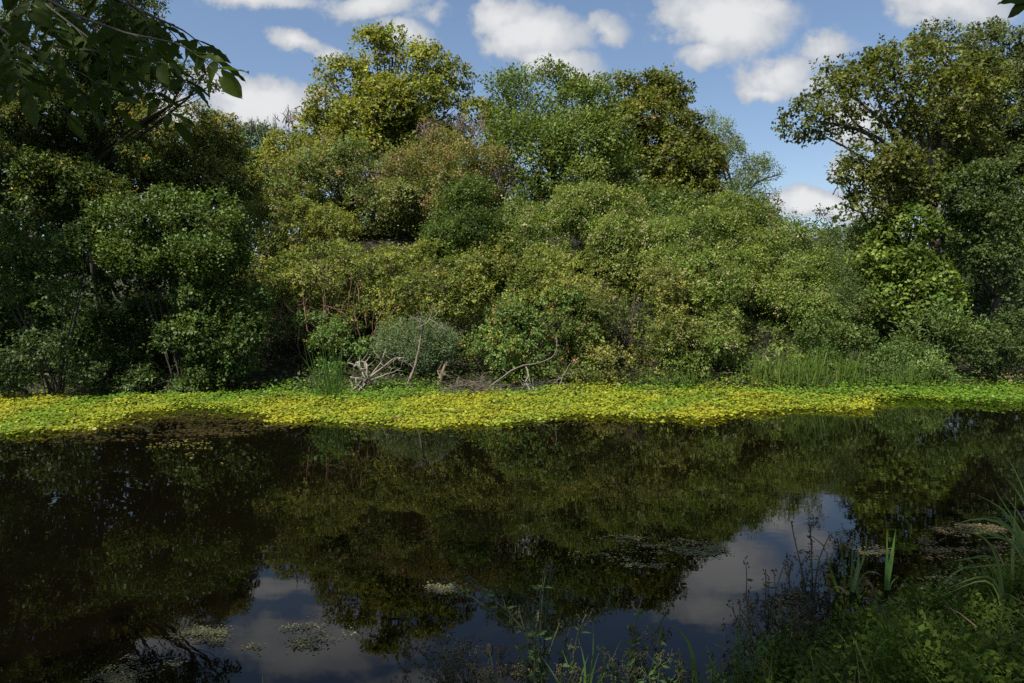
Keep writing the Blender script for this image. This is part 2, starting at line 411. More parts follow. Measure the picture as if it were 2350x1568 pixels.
# ---- trees behind the slope
plant('maple_tree', 'tallest rounded golden green tree rising above the brambles against the clouds', 'tree', GB,
      [(880, 135, 38, 72, 62), (862, 118, 37.6, 46, 44), (905, 105, 37.6, 46, 40), (840, 165, 37.4, 50, 44), (935, 140, 37.5, 50, 46), (985, 185, 37.4, 50, 46), (960, 165, 38, 58, 60), (815, 200, 37.5, 85, 62), (930, 245, 37, 110, 62), (1045, 185, 38, 42, 58), (1035, 245, 37.5, 62, 50),
       (765, 250, 37, 62, 62), (1085, 275, 37.5, 45, 40), (860, 285, 37, 110, 40), (755, 175, 38, 34, 34), (725, 300, 36.5, 55, 36), (1000, 310, 37, 85, 40), (900, 90, 38, 40, 28), (850, 350, 36.5, 120, 50), (1010, 370, 36.5, 90, 50)],
      1.0, .165, [(.084, .102, .017), (.128, .142, .026)], 'tree', base=(900, 39), cov=1.15, accent=[(.05, (.19, .15, .035))], gaps=0, shell=(.7, 1), aspect=.8)
plant('ash_tree', 'fresh green feathery topped tree between the golden tree and the brown green tree', 'tree', GB,
      [(1240, 245, 34, 105, 78), (1330, 280, 33.5, 85, 80), (1180, 285, 34, 58, 60), (1250, 350, 32.5, 125, 72), (1385, 345, 33, 70, 80), (1175, 385, 32, 72, 62), (1330, 425, 31.5, 95, 52),
       (1155, 215, 34, 38, 26), (1205, 182, 34, 40, 20), (1300, 200, 34, 40, 22)],
      .75, .165, [(.056, .086, .019), (.098, .125, .03)], 'tree', base=(1270, 34), cov=.85, habit='up', aspect=.5)
plant('maple_tree', 'dark brown green domed tree standing right of the fresh green tree', 'tree', GB,
      [(1430, 215, 40, 80, 46), (1535, 222, 40, 62, 52), (1395, 230, 40, 50, 46), (1455, 195, 39.6, 46, 26), (1525, 195, 39.6, 46, 28), (1575, 235, 39.5, 26, 40), (1480, 300, 39, 115, 62), (1562, 300, 39, 50, 60), (1500, 400, 38, 105, 62), (1605, 385, 38.5, 50, 70), (1595, 460, 37, 65, 40), (1435, 385, 38, 60, 62), (1500, 470, 37, 110, 50), (1400, 450, 37.5, 60, 50), (1440, 300, 39.5, 50, 50)],
      .95, .165, [(.05, .063, .011), (.085, .095, .018)], 'tree', base=(1510, 40), cov=1.3, sub_k=1.0, gaps=0, accent=[(.03, (.14, .11, .03))], aspect=.8)
plant('willow_tree', 'airy pale grey green tree thinning out against the sky left of the gap', 'tree', GB,
      [(1640, 345, 44, 44, 60), (1692, 400, 44, 55, 38), (1742, 392, 44, 32, 22), (1790, 400, 44, 20, 12), (1648, 300, 44, 25, 30), (1705, 455, 43, 60, 36), (1770, 445, 44, 16, 22), (1620, 290, 44, 18, 24)],
      .7, .15, [(.07, .10, .04), (.11, .14, .06)], 'tree', base=(1690, 45), cov=.5, habit='up', aspect=.42, limbs=True)
plant('hazel_tree', 'distant blue green tree filling the gap below the left cloud', 'tree', GB,
      [(600, 345, 52, 75, 50), (555, 335, 52, 45, 42), (650, 340, 52, 45, 40), (520, 370, 52, 60, 50)],
      .9, .2, [(.04, .075, .028), (.06, .095, .035)], 'tree', base=(600, 53), cov=.8)
plant('young_maple_tree', 'bright yellow green sapling below the golden tree on the left slope', 'tree', GB,
      [(600, 410, 30, 62, 48), (655, 355, 31, 62, 48), (540, 430, 29, 50, 46), (690, 310, 33, 40, 30), (700, 395, 29.5, 50, 45)],
      .6, .12, [(.10, .12, .022), (.16, .16, .03)], 'tree', base=(620, 31), cov=.9, aspect=.75)
plant('hawthorn_tree', 'dull olive thorn tree just under the golden tree', 'tree', GB,
      [(720, 430, 28, 90, 70), (830, 400, 28, 85, 72), (765, 365, 29, 70, 50), (885, 470, 26, 75, 56), (660, 460, 27, 66, 50)],
      .6, .105, [(.06, .085, .022), (.095, .11, .032)], 'tree', base=(780, 28), cov=.85, accent=[(.05, (.17, .12, .06))])
t_red, L_red, rng_red = plant('dogwood_shrub', 'shrub tinged reddish brown with bare grey tops under the golden tree', 'shrub', GB,
      [(935, 440, 27, 80, 80), (1085, 400, 27, 72, 75), (1010, 390, 28, 80, 80), (1000, 470, 26.5, 80, 60), (1120, 430, 26.8, 40, 50)],
      .55, .095, [(.07, .09, .025), (.11, .11, .033)], 'shrub', cov=.6, habit='up', accent=[(.13, (.17, .10, .06)), (.08, (.16, .13, .06))])
plant('yew_bush', 'dark green pointed bush above the bramble hollow in the middle', 'shrub', GB,
      [(1070, 500, 24.5, 62, 78), (1065, 555, 24, 88, 40), (1080, 450, 24.8, 40, 40), (1120, 530, 24.2, 50, 50)],
      .45, .088, [(.034, .058, .012), (.055, .08, .018)], 'shrub', cov=1.0, habit='up')

plant('elder_tree', 'dark leafy understory tree filling the slope crest under the golden tree', 'tree', GB,
      [(760, 440, 33, 100, 60), (900, 430, 33, 100, 60), (1030, 450, 32, 90, 60), (640, 450, 33, 80, 56), (950, 505, 30.5, 100, 46), (1090, 505, 30.5, 90, 46), (800, 505, 30.5, 90, 40)],
      .8, .14, [(.045, .07, .014), (.08, .10, .022)], 'tree', base=(850, 33.5), cov=.9)
plant('elder_tree', 'dark leafy understory tree on the crest under the brown green tree', 'tree', GB,
      [(1180, 460, 32, 90, 56), (1310, 480, 32, 90, 50), (1450, 490, 33, 100, 50), (1590, 495, 33, 90, 44), (1700, 500, 33, 70, 40)],
      .8, .14, [(.04, .065, .014), (.07, .095, .022)], 'tree', base=(1400, 33.5), cov=.9)

rng = np.random.default_rng(405); mb = MB()
wl = [(W(u, 505 + 30 * math.sin(u * .013), 60), np.array([7., 4, 6.2])) for u in list(range(-900, 480, 150)) + list(range(2080, 3300, 150))] + [(W(u, 640 + 40 * math.sin(u * .011) - 22 * math.sin(u * .037), 64 + 6 * math.sin(u * .02)), np.array([5.5, 4, 4.2])) for u in range(-900, 3300, 110)]
foliage(mb, rng, wl, 1.9, .55, [(.03, .05, .014), (.05, .07, .02)], cov=.55, gaps=0, sub_k=.7)
o = mb.build('wood', LEAF); o['kind'] = 'stuff'; o['label'] = 'far belt of woodland glimpsed between the trunks'

# ---- brambles and climbers on the slope
BR = [(.07, .095, .018), (.125, .14, .03)]
BA = [(.05, (.15, .13, .06)), (.03, (.20, .185, .03))]
VI = [(.062, .095, .018), (.105, .135, .027)]
VA = [(.07, (.18, .18, .085))]
def bram(label, lobes, cols=BR, acc=BA, grow=1.28, habit='tree', rs=.46, leaf=.074, name='bramble_bush', cat='bramble', **kw):
    lobes = [(u, v + (0 if v > 560 else 4), D + .55, ru * grow, rv * (grow * .95 if v > 560 else 1.08), 1.0) for u, v, D, ru, rv in lobes]
    return plant(name, label, cat, GT, lobes, rs, leaf, cols, 'shrub', bark=(.05, .034, .026), habit=habit, accent=acc, **{**dict(cov=.6, sub_k=.62, stray=.18, gaps=.27, gs=.5, aspect=.72, jit=.16, rough=2), **kw})
bram('wide bramble with brownish tips spread below the olive thorn tree', [(600, 560, 23.5, 90, 62), (720, 545, 24, 95, 52), (830, 545, 24, 90, 62), (885, 595, 23.2, 72, 52), (640, 505, 25, 85, 52), (520, 610, 22.5, 50, 60)])
bram('bramble sagging over a dark hollow with bare red brown canes', [(640, 650, 21.5, 82, 66), (740, 620, 22, 92, 58), (825, 665, 21.6, 66, 58), (690, 690, 21, 55, 34), (600, 720, 21, 45, 60)])
bram('bright green bush at the waterline beside the left reeds', [(690, 835, 19.9, 72, 58), (775, 805, 20.2, 62, 66), (640, 775, 20.3, 60, 52), (730, 870, 19.7, 80, 32)], cols=[(.055, .10, .024), (.09, .13, .035)], acc=[(.03, (.2, .19, .05))], name='elder_bush', cat='shrub', leaf=.09)
bram('bramble above the tall bent dead branch', [(900, 650, 22.3, 88, 68), (1010, 645, 22.3, 100, 72), (1090, 675, 21.8, 80, 68), (945, 725, 21.3, 85, 40), (850, 730, 21, 55, 50)])
bram('small grey green willow bush around the tall bent dead branch', [(970, 800, 20.1, 72, 52), (925, 850, 19.9, 50, 40), (1030, 825, 20, 48, 42), (990, 760, 20.4, 50, 36)], cols=[(.065, .10, .045), (.09, .125, .06)], acc=[], name='willow_bush', cat='shrub', habit='up', leaf=.075, aspect=.3, cov=.9)
bram('bramble with yellowing leaves right of the brush pile above the arching dead branch', [(1180, 760, 20.6, 74, 60), (1265, 745, 20.8, 80, 78), (1325, 795, 20.4, 50, 60), (1160, 800, 20.2, 62, 26), (1230, 680, 21.5, 60, 40), (1110, 845, 20.2, 60, 34), (1060, 850, 20.4, 50, 40), (1240, 860, 20.3, 70, 34), (1310, 865, 20, 50, 26)], cols=[(.055, .095, .022), (.10, .125, .03)], acc=[(.06, (.2, .18, .04)), (.02, (.2, .11, .05))])
bram('bramble mound in the very middle of the slope', [(1220, 640, 22.6, 95, 58), (1335, 650, 22.4, 100, 68), (1250, 690, 21.8, 80, 44), (1150, 600, 23.4, 70, 48)])
bram('bramble reaching the yellow mat right of the arching dead branch', [(1430, 745, 20.8, 88, 80), (1505, 720, 21.2, 78, 86), (1420, 840, 19.9, 72, 52), (1520, 830, 20, 70, 60), (1350, 870, 19.7, 50, 28)], cols=[(.06, .085, .02), (.11, .115, .03)])
bram('bramble at the waterline behind the right reeds', [(1605, 690, 21.8, 90, 88), (1685, 720, 21.5, 80, 82), (1620, 820, 20.2, 82, 60), (1725, 810, 20.3, 70, 70)], cols=VI, acc=VA)
bram('climber draped tower with a dark arch beside the gap in the trees', [(1810, 510, 25.5, 85, 50), (1770, 510, 25.5, 50, 42), (1755, 570, 24.8, 40, 70), (1872, 565, 25.3, 32, 80), (1850, 645, 24, 58, 58), (1790, 695, 22.8, 62, 62), (1840, 750, 21.5, 72, 60), (1885, 690, 23.3, 36, 70)], cols=VI, acc=VA, grow=1.06, habit='droop', name='climber_mound', cat='climber', cov=.85, sub_k=.75)
bram('climber mound left of the draped tower', [(1640, 512, 26, 82, 54), (1580, 565, 25, 82, 60), (1695, 580, 24.5, 58, 62), (1530, 625, 23.6, 80, 50), (1700, 640, 23.2, 55, 50)], cols=VI, acc=VA, habit='droop', name='climber_mound', cat='climber', cov=.85, sub_k=.75)
bram('pale topped climber dome below the fresh green tree', [(1360, 495, 26.5, 90, 56), (1240, 505, 26.5, 85, 50), (1310, 560, 25, 115, 50), (1440, 550, 25, 66, 62), (1200, 575, 24, 80, 42)], cols=VI, acc=[(.13, (.20, .19, .10))], habit='droop', name='climber_mound', cat='climber', cov=.85, sub_k=.75)

# ---- left bank: most leaf colours darkened to imitate falloff towards the frame edge
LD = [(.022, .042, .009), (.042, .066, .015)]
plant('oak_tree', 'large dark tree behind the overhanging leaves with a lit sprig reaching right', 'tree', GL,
      [(60, 110, 21, 130, 120), (20, 330, 22.6, 110, 80), (130, 350, 22.8, 110, 70), (215, 60, 21, 120, 110), (305, 130, 21.5, 70, 90), (120, 260, 20.8, 130, 62), (310, 30, 22, 62, 60), (435, 170, 21, 55, 42), (488, 195, 21, 28, 16), (490, 140, 21, 22, 14), (330, 210, 21, 70, 40), (-170, 330, 16.2, 130, 110), (-140, 120, 17, 120, 100)],  # last two lobes lie out of view, added to shade the left hollow
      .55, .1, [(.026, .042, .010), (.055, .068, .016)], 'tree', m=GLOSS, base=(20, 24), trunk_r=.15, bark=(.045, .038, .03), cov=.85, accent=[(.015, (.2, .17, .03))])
plant('field_maple_tree', 'yellow tinged half shaded tree left of the lit shrub', 'tree', GL,
      [(140, 400, 20.2, 80, 52), (215, 455, 20.2, 75, 50), (60, 470, 19.8, 60, 40), (310, 345, 21, 55, 45)],
      .45, .1, [(.026, .046, .010), (.05, .068, .014)], 'tree', m=GLOSS, base=(235, 23), trunk_r=.1, bark=(.04, .034, .026), cov=.75, accent=[(.02, (.2, .17, .03))])
plant('elm_tree', 'broad olive tree with twiggy right edge below the left cloud', 'tree', GL,
      [(400, 295, 25, 112, 76), (482, 330, 26, 62, 72), (330, 370, 24, 92, 78), (430, 405, 24.5, 95, 60), (270, 300, 24, 60, 60), (500, 420, 25, 55, 50)],
      .55, .1, [(.06, .08, .018), (.11, .115, .03)], 'tree', base=(400, 25), cov=.8, accent=[(.05, (.2, .15, .03))])
plant('hazel_shrub', 'sunlit glossy leaved shrub with pointed shoots above the dark hollow', 'shrub', GL,
      [(330, 520, 18.6, 98, 76), (450, 505, 19, 92, 72), (300, 600, 18.3, 66, 50), (425, 600, 18.5, 92, 58), (522, 570, 19.3, 46, 80)],
      .42, .088, [(.034, .06, .012), (.06, .085, .018)], 'shrub', m=GLOSS, cov=.8, habit='up', aspect=.7)
plant('hazel_shrub', 'glossy green shrub leaning out between the dark hollow and the brambles', 'shrub', GL,
      [(472, 720, 18.6, 92, 66), (425, 775, 18.4, 50, 64), (520, 800, 18.8, 78, 78), (562, 695, 19.5, 48, 50), (480, 860, 18.7, 70, 40)],
      .42, .088, [(.026, .05, .010), (.046, .072, .016)], 'shrub', m=GLOSS, cov=.8, aspect=.7)
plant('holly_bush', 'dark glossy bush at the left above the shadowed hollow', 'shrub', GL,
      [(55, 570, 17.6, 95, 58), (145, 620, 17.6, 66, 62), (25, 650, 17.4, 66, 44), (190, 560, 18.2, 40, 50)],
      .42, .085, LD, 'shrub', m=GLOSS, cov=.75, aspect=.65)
plant('bramble_bush', 'dark grey green bramble over the left end of the yellow mat', 'bramble', GL,
      [(120, 800, 17.5, 78, 56), (30, 835, 17.4, 62, 48), (170, 858, 17.6, 52, 36), (20, 890, 17.5, 50, 26)],
      .4, .08, [(.03, .05, .016), (.048, .068, .022)], 'shrub', m=GLOSS, cov=.85, aspect=.7)
plant('dogwood_shrub', 'low leafy shrub trailing onto the mat below the dark hollow', 'shrub', GL,
      [(350, 878, 18.4, 70, 36), (270, 895, 18.3, 55, 22), (410, 890, 18.4, 50, 26), (215, 905, 18, 30, 14)],
      .3, .08, [(.04, .07, .02), (.06, .09, .026)], 'shrub', m=GLOSS, cov=.9, aspect=.7)
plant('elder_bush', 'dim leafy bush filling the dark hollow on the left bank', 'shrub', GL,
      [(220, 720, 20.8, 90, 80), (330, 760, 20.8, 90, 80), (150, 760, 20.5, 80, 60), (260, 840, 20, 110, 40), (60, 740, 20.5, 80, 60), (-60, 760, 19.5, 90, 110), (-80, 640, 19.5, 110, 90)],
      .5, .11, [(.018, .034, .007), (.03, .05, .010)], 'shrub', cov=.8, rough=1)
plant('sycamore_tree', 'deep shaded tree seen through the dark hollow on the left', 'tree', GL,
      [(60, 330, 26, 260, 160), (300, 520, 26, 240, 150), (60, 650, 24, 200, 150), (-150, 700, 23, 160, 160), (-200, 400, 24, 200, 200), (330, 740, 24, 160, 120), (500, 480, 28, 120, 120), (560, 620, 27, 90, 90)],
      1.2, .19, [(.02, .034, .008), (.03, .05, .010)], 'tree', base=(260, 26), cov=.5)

# ---- right bank: shade on the dark trees is put into their leaf colours
plant('oak_tree', 'spreading tree on the right whose bare lower limbs reach across the sky gap', 'tree', GR,
      [(1855, 275, 24, 62, 26), (1935, 240, 24.5, 90, 52), (1910, 165, 25, 40, 22), (2000, 195, 25, 82, 62), (2085, 155, 25, 88, 50), (2170, 130, 26, 80, 62), (2120, 245, 24.5, 112, 56),
       (2230, 220, 25, 92, 80), (2035, 125, 25.5, 50, 20), (1985, 300, 24.5, 60, 16), (1890, 312, 24, 46, 12), (2180, 320, 25, 85, 40), (2100, 310, 24.6, 60, 26)],
      .36, .135, [(.045, .06, .012), (.085, .095, .02)], 'tree', base=(2165, 25), trunk_r=.17, cov=.55, sub_k=.68, gaps=.04, aspect=.75, bark=(.10, .085, .07))
plant('ash_tree', 'tall dark tree at the far right edge behind the spreading tree', 'tree', GR,
      [(2180, 230, 29, 80, 70), (2200, 340, 28, 70, 60), (2300, 120, 30, 90, 76), (2255, 80, 31, 40, 32), (2340, 230, 29, 80, 100), (2330, 340, 28.5, 90, 60), (2150, 80, 31, 36, 24), (2250, 330, 30, 90, 60)],
      .7, .13, [(.035, .05, .013), (.06, .075, .02)], 'tree', base=(2300, 30), cov=.8)
plant('alder_tree', 'brownish green tree hanging over the gap beneath the spreading limbs', 'tree', GR,
      [(2030, 385, 23.2, 78, 46), (1995, 450, 23.2, 46, 48), (2085, 440, 23.4, 72, 52), (1930, 402, 23, 26, 10), (2000, 505, 23, 50, 26), (2120, 390, 23.6, 50, 40), (1975, 360, 23.2, 34, 26)],
      .5, .13, [(.04, .055, .010), (.075, .082, .018)], 'tree', base=(2060, 24), trunk_r=.12, cov=.75, aspect=.8)
plant('ivy_clad_tree', 'yellow green leafy column in front of the dark right wood', 'tree', GR,
      [(2085, 520, 23, 66, 48), (2060, 600, 22.6, 70, 58), (2130, 645, 22.4, 80, 50), (2060, 690, 22, 80, 48), (2150, 705, 22, 62, 36), (2005, 565, 24, 50, 48)],
      .45, .13, [(.045, .075, .012), (.085, .115, .02)], 'tree', base=(2085, 23), cov=.75, aspect=.8)
plant('holm_oak_tree', 'dark grey green tree crowding the right edge above the bank', 'tree', GR,
      [(2275, 440, 22, 92, 62), (2315, 545, 21.5, 82, 78), (2230, 545, 22.5, 58, 60), (2340, 640, 21, 50, 50)],
      .5, .1, [(.03, .047, .012), (.045, .065, .018)], 'tree', base=(2290, 22.5), cov=.8)
plant('privet_bush', 'dark rounded bush on the bank at the lower right edge', 'shrub', GR,
      [(2270, 805, 20.2, 72, 56), (2335, 830, 19.9, 56, 46), (2340, 755, 20.5, 50, 46), (2225, 850, 20, 40, 28)],
      .4, .08, [(.03, .05, .013), (.05, .07, .02)], 'shrub', cov=.85)
plant('butterfly_bush', 'shrub of upright light green shoots on the right bank', 'shrub', GR,
      [(2150, 750, 20.6, 62, 30), (2200, 770, 20.5, 40, 26), (2110, 760, 20.6, 36, 26)],
      .35, .14, [(.05, .085, .02), (.075, .11, .03)], 'shrub', cov=.8, habit='up', aspect=.3)
plant('sallow_bush', 'low fresh green bush at the waterline left of the dark rounded bush', 'shrub', GR,
      [(2085, 840, 20.3, 76, 46), (2030, 862, 20.2, 46, 32), (2145, 865, 20.1, 50, 30), (2100, 800, 20.6, 46, 26)],
      .35, .085, [(.05, .09, .022), (.085, .12, .035)], 'shrub', cov=.85, habit='up', aspect=.4)
plant('sallow_bush', 'upright grey green bush between the draped tower and the leafy column', 'shrub', GR,
      [(1960, 660, 23.6, 50, 66), (1925, 620, 25, 36, 40), (1990, 720, 22.6, 44, 50), (1920, 720, 22.3, 36, 50)],
      .4, .1, [(.05, .075, .022), (.075, .10, .032)], 'shrub', cov=.85, habit='up', aspect=.32)
plant('alder_bush', 'dark green bush at the waterline right of the reeds', 'shrub', GR,
      [(1960, 815, 20.6, 58, 58), (1890, 800, 20.8, 50, 62), (1940, 860, 20.2, 46, 34)],
      .4, .085, [(.04, .068, .016), (.065, .09, .024)], 'shrub', cov=.85, habit='up')
plant('hawthorn_tree', 'soft dark green tree at the back of the gap on the right', 'tree', GR,
      [(1960, 575, 33, 72, 72), (2040, 600, 32, 66, 66), (1925, 640, 31, 50, 60)],
      .7, .1, [(.04, .06, .02), (.055, .075, .026)], 'tree', base=(1990, 33), cov=.85)
plant('sycamore_tree', 'deep shaded tree behind the dark right bank', 'tree', GR,
      [(2250, 420, 33, 180, 170), (2180, 640, 28, 170, 140), (2320, 720, 25, 120, 120), (2080, 760, 24, 120, 80), (2450, 500, 30, 160, 260)],
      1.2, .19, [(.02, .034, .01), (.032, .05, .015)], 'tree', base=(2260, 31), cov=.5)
plant('bramble_bush', 'thin bramble strip with dead stems along the right waterline', 'bramble', GR,
      [(2290, 878, 19.8, 66, 16), (2210, 885, 19.8, 50, 14), (2345, 880, 19.7, 40, 18)],
      .2, .075, [(.05, .07, .022), (.09, .095, .035)], 'shrub', cov=.9, accent=[(.15, (.2, .13, .09))])
print('LEAVES', TOTAL[0])

rng = np.random.default_rng(403); mb = MB(); n = 42000
x = rng.uniform(-19, 19, n); x = x + np.sign(x) * 0; tt = rng.uniform(-.15, 7.5, n) ** 1.0; y = far_shore(x) + tt
hh = rng.uniform(.02, .5, n) * (.5 + .6 * np.abs(vnoise(x, y, .7, 9)) + .3)
p = np.stack([x, y, ground_z(x, y) + hh], 1); a = rng.uniform(0, 6.28, n)
d = unit(np.stack([np.cos(a), np.sin(a), rng.normal(.1, .4, n)], 1)); nr = unit(np.stack([rng.normal(0, .5, n), rng.normal(-.2, .5, n), np.ones(n)], 1)); nr = unit(nr - np.einsum('ij,ij->i', nr, d)[:, None] * d)
L = rng.uniform(.06, .13, n); c = np.array([.05, .085, .018]) * rng.uniform(.5, 1.3, (n, 1)); b_ = rng.random(n) < .2; c[b_] = np.array([.09, .06, .03]) * rng.uniform(.5, 1.3, (b_.sum(), 1))
leaf_quads(mb, p, d, nr, L, L * .65, c)
n = 20000; x = rng.uniform(-22, 22, n); tt = rng.uniform(6, 24, n); y = far_shore(x) + tt
hh = rng.uniform(.05, 1.0, n) * (.4 + .8 * np.abs(vnoise(x, y, .5, 19)) + .3)
p = np.stack([x, y, ground_z(x, y) + hh], 1); a = rng.uniform(0, 6.28, n)
d = unit(np.stack([np.cos(a), np.sin(a), rng.normal(.1, .4, n)], 1)); nr = unit(np.stack([rng.normal(0, .5, n), rng.normal(-.3, .5, n), np.ones(n)], 1)); nr = unit(nr - np.einsum('ij,ij->i', nr, d)[:, None] * d)
L = rng.uniform(.10, .20, n); c = np.array([.06, .09, .02]) * rng.uniform(.5, 1.3, (n, 1))
leaf_quads(mb, p, d, nr, L, L * .65, c)
o = mb.build('undergrowth', LEAF); o['kind'] = 'stuff'; o['label'] = 'low leafy undergrowth and litter on the far bank between the bushes'

# ------------------------------------------------------------------ dead wood
GREY = (.20, .18, .15); BROWN = (.10, .075, .055)
def px_line(pts): return [W(*p) for p in pts]
def dead(name, label, cat, lines, col=GREY, group='dead branches lying along the far bank', seed=1):
    rng = np.random.default_rng(seed)
    b = px_line(lines[0][0])[0]
    t = thing(name, label, cat, (b[0], b[1], b[2]), group)
    m = MB()
    for ln in lines:
        q = px_line(ln[0]); r0, r1 = ln[1] * .78, ln[2] * .78; n = max(5, 3 * len(q))
        k = wiggle(rng, q, n, .034); tube(m, k, np.linspace(r0, r1, n) * rng.uniform(.82, 1.18, n), ln[3] if len(ln) > 3 else col, 6)
        for _ in range(ln[4] if len(ln) > 4 else 5):
            i = rng.integers(n // 3, n); d = unit(rng.normal(0, 1, 3) + [0, 0, .3]) * rng.uniform(.12, .5)
            tube(m, wiggle(rng, [k[i], k[i] + d * .5 + rng.normal(0, .04, 3), k[i] + d], 4, .03), np.linspace(r1 * .8 + .002, .003, 4), col, 4)
    m.build('branch', BARK, t, True)
    return t
D0 = 18.9
dead('dead_stump', 'bleached white antler shaped stump standing in the green mat', 'dead wood',
     [([(856, 912, D0), (850, 885, D0), (842, 862, D0)], .09, .06, BROWN, 0), ([(842, 868, D0), (826, 850, D0 - .2), (815, 835, D0 - .2), (812, 842, D0 - .3)], .05, .03),
      ([(838, 870, D0), (843, 840, D0), (834, 828, D0 + .1), (818, 832, D0)], .05, .025), ([(840, 876, D0), (822, 868, D0 - .3), (804, 866, D0 - .4)], .045, .02),
      ([(836, 872, D0), (818, 890, D0 - .4), (800, 905, D0 - .5)], .05, .02), ([(848, 866, D0), (870, 835, D0 + .1), (886, 800, D0 + .2)], .03, .012),
      ([(850, 866, D0), (880, 845, D0 + .1), (905, 820, D0 + .3), (930, 822, D0 + .3)], .032, .012), ([(852, 872, D0), (885, 860, D0), (920, 845, D0 + .2)], .03, .012),
      ([(822, 832, D0), (830, 856, D0), (838, 866, D0)], .035, .03), ([(812, 836, D0), (796, 834, D0)], .03, .012), ([(836, 880, D0 - .2), (826, 893, D0 - .3), (822, 900, D0 - .4)], .035, .02)], (.21, .185, .15), seed=3)
dead('dead_branch', 'tall bent grey branch rising from the mat in front of the willow bush', 'dead wood',
     [([(932, 893, 19.0), (950, 850, 19.2), (962, 800, 19.3), (966, 770, 19.3), (972, 745, 19.3)], .05, .035), ([(972, 745, 19.3), (968, 735, 19.3), (966, 728, 19.3)], .035, .025),
      ([(972, 748, 19.3), (985, 735, 19.4), (990, 710, 19.5), (1000, 700, 19.5)], .03, .008), ([(985, 733, 19.4), (1010, 745, 19.3), (1030, 760, 19.2)], .018, .008),
      ([(952, 848, 19.2), (935, 832, 19.3), (915, 828, 19.4)], .02, .008), ([(932, 893, 19.0), (955, 903, 18.6), (975, 912, 18.3)], .04, .025)], (.13, .112, .085), seed=4)
dead('dead_branch', 'long arching branch dipping from the bramble to the right of the brush pile', 'dead wood',
     [([(1106, 918, 18.7), (1120, 890, 18.9), (1150, 868, 19.0), (1170, 850, 19.1), (1200, 838, 19.2), (1240, 832, 19.2), (1270, 822, 19.3), (1280, 800, 19.4), (1276, 770, 19.6)], .042, .012)], (.12, .105, .082), seed=5)
dead('dead_branch', 'forked grey branch hanging to the water below the arching branch', 'dead wood',
     [([(1205, 838, 19.2), (1212, 855, 19.1), (1204, 880, 19.0), (1202, 890, 19)], .025, .015), ([(1206, 880, 19.0), (1214, 895, 18.9), (1218, 908, 18.7)], .02, .012), ([(1208, 882, 19.0), (1226, 892, 18.9), (1238, 908, 18.7)], .02, .01)], (.20, .185, .16), seed=6)
dead('dead_branch', 'thin straight grey branch leaning right of the forked branch', 'dead wood',
     [([(1277, 912, 18.8), (1284, 885, 18.9), (1292, 860, 19), (1308, 835, 19.1)], .022, .008), ([(1290, 868, 19), (1276, 876, 18.9)], .014, .006)], (.16, .15, .125), seed=7)
dead('broken_stump', 'brown splintered stump leaning behind the brush pile', 'dead wood',
     [([(1006, 900, 19.2), (1010, 875, 19.3), (1018, 845, 19.4), (1026, 832, 19.5)], .12, .04), ([(1012, 870, 19.3), (1004, 850, 19.4)], .05, .02)], (.13, .095, .065), seed=8)
dead('driftwood_log', 'short pale log sticking out of the yellow green mat', 'dead wood',
     [([(984, 902, 18.3), (988, 918, 18.0), (998, 930, 17.7)], .045, .05), ([(998, 930, 17.7), (994, 940, 17.4), (992, 952, 17.1)], .05, .035)], (.17, .14, .12), seed=9)
rng = np.random.default_rng(77)
bp_ = GZ(1080, 915, .1); t = thing('brush_pile', 'tangled pile of dead brown twigs on the edge of the mat', 'brush pile', bp_)
m = MB()
for i in range(170):
    c = W(1080 + rng.normal(0, 26), 905 - abs(rng.normal(0, 11)), 18.7 + rng.normal(0, .3)); d = unit(np.array([rng.normal(0, 1), rng.normal(0, .5), rng.normal(.1, .35)])) * rng.uniform(.2, .6)
    tube(m, wiggle(rng, [c - d, c + rng.normal(0, .06, 3), c + d], 5, .06), np.linspace(.013, .004, 5), np.array([.085, .068, .052]) * rng.uniform(.6, 1.5), 4)
o = m.build('twigs', BARK, t)
o['kind'] = 'stuff'

# bare twigs of shrubs
def twigs(parent, name, spec, col, seed):
    rng = np.random.default_rng(seed); m = MB()
    for (u, v, D, spread, n, ln, up) in spec:
        for _ in range(n):
            b = W(u + rng.normal(0, spread), v + rng.normal(0, spread * .35), D + rng.normal(0, .3))
            d = unit(np.array([rng.normal(0, .45), rng.normal(0, .4), up])) * ln * rng.uniform(.5, 1.2)
            k = wiggle(rng, [b, b + d * .5 + rng.normal(0, .06, 3), b + d], 6, .08)
            tube(m, k, np.linspace(.018, .004, 6) * D / 20, np.array(col) * rng.uniform(.7, 1.3), 4)
            for _ in range(3):
                i = rng.integers(1, 6); e = k[i] + unit(np.array([rng.normal(0, .6), rng.normal(0, .4), up * .6])) * ln * .35 * rng.uniform(.5, 1.2)
                tube(m, [k[i], (k[i] + e) / 2 + rng.normal(0, .02, 3), e], np.array([.009, .006, .003]) * D / 20, np.array(col) * rng.uniform(.7, 1.3), 3)
    o = m.build(name, BARK, parent); o['kind'] = 'stuff'; return o
twigs(t_red, 'twigs', [(990, 330, 28, 22, 26, 1.0, 1), (1075, 320, 28, 18, 22, 1.1, 1), (900, 420, 27, 40, 30, .8, 1), (1130, 420, 26.5, 25, 22, .8, .8)], (.13, .09, .07), 91)
t = thing('dead_shrub', 'brown leafless shrub between the spreading tree and the leafy column', 'shrub', (*W(2075, 700, 24.6)[:2], float(ground_z(*W(2075, 700, 24.6)[:2]))), None)
m = MB(); rng = np.random.default_rng(92)
for _ in range(16):
    e = W(rng.uniform(1980, 2175), rng.uniform(400, 480), 24.4 + rng.normal(0, .4)); b = np.array(t.location) + [rng.normal(0, .2), 0, 0]
    tube(m, wiggle(rng, [b, b * .45 + e * .55 + [0, 0, -.2], e], 8, .25), np.linspace(.06, .012, 8), (.13, .10, .075), 5)
m.build('stem', BARK, t, True)
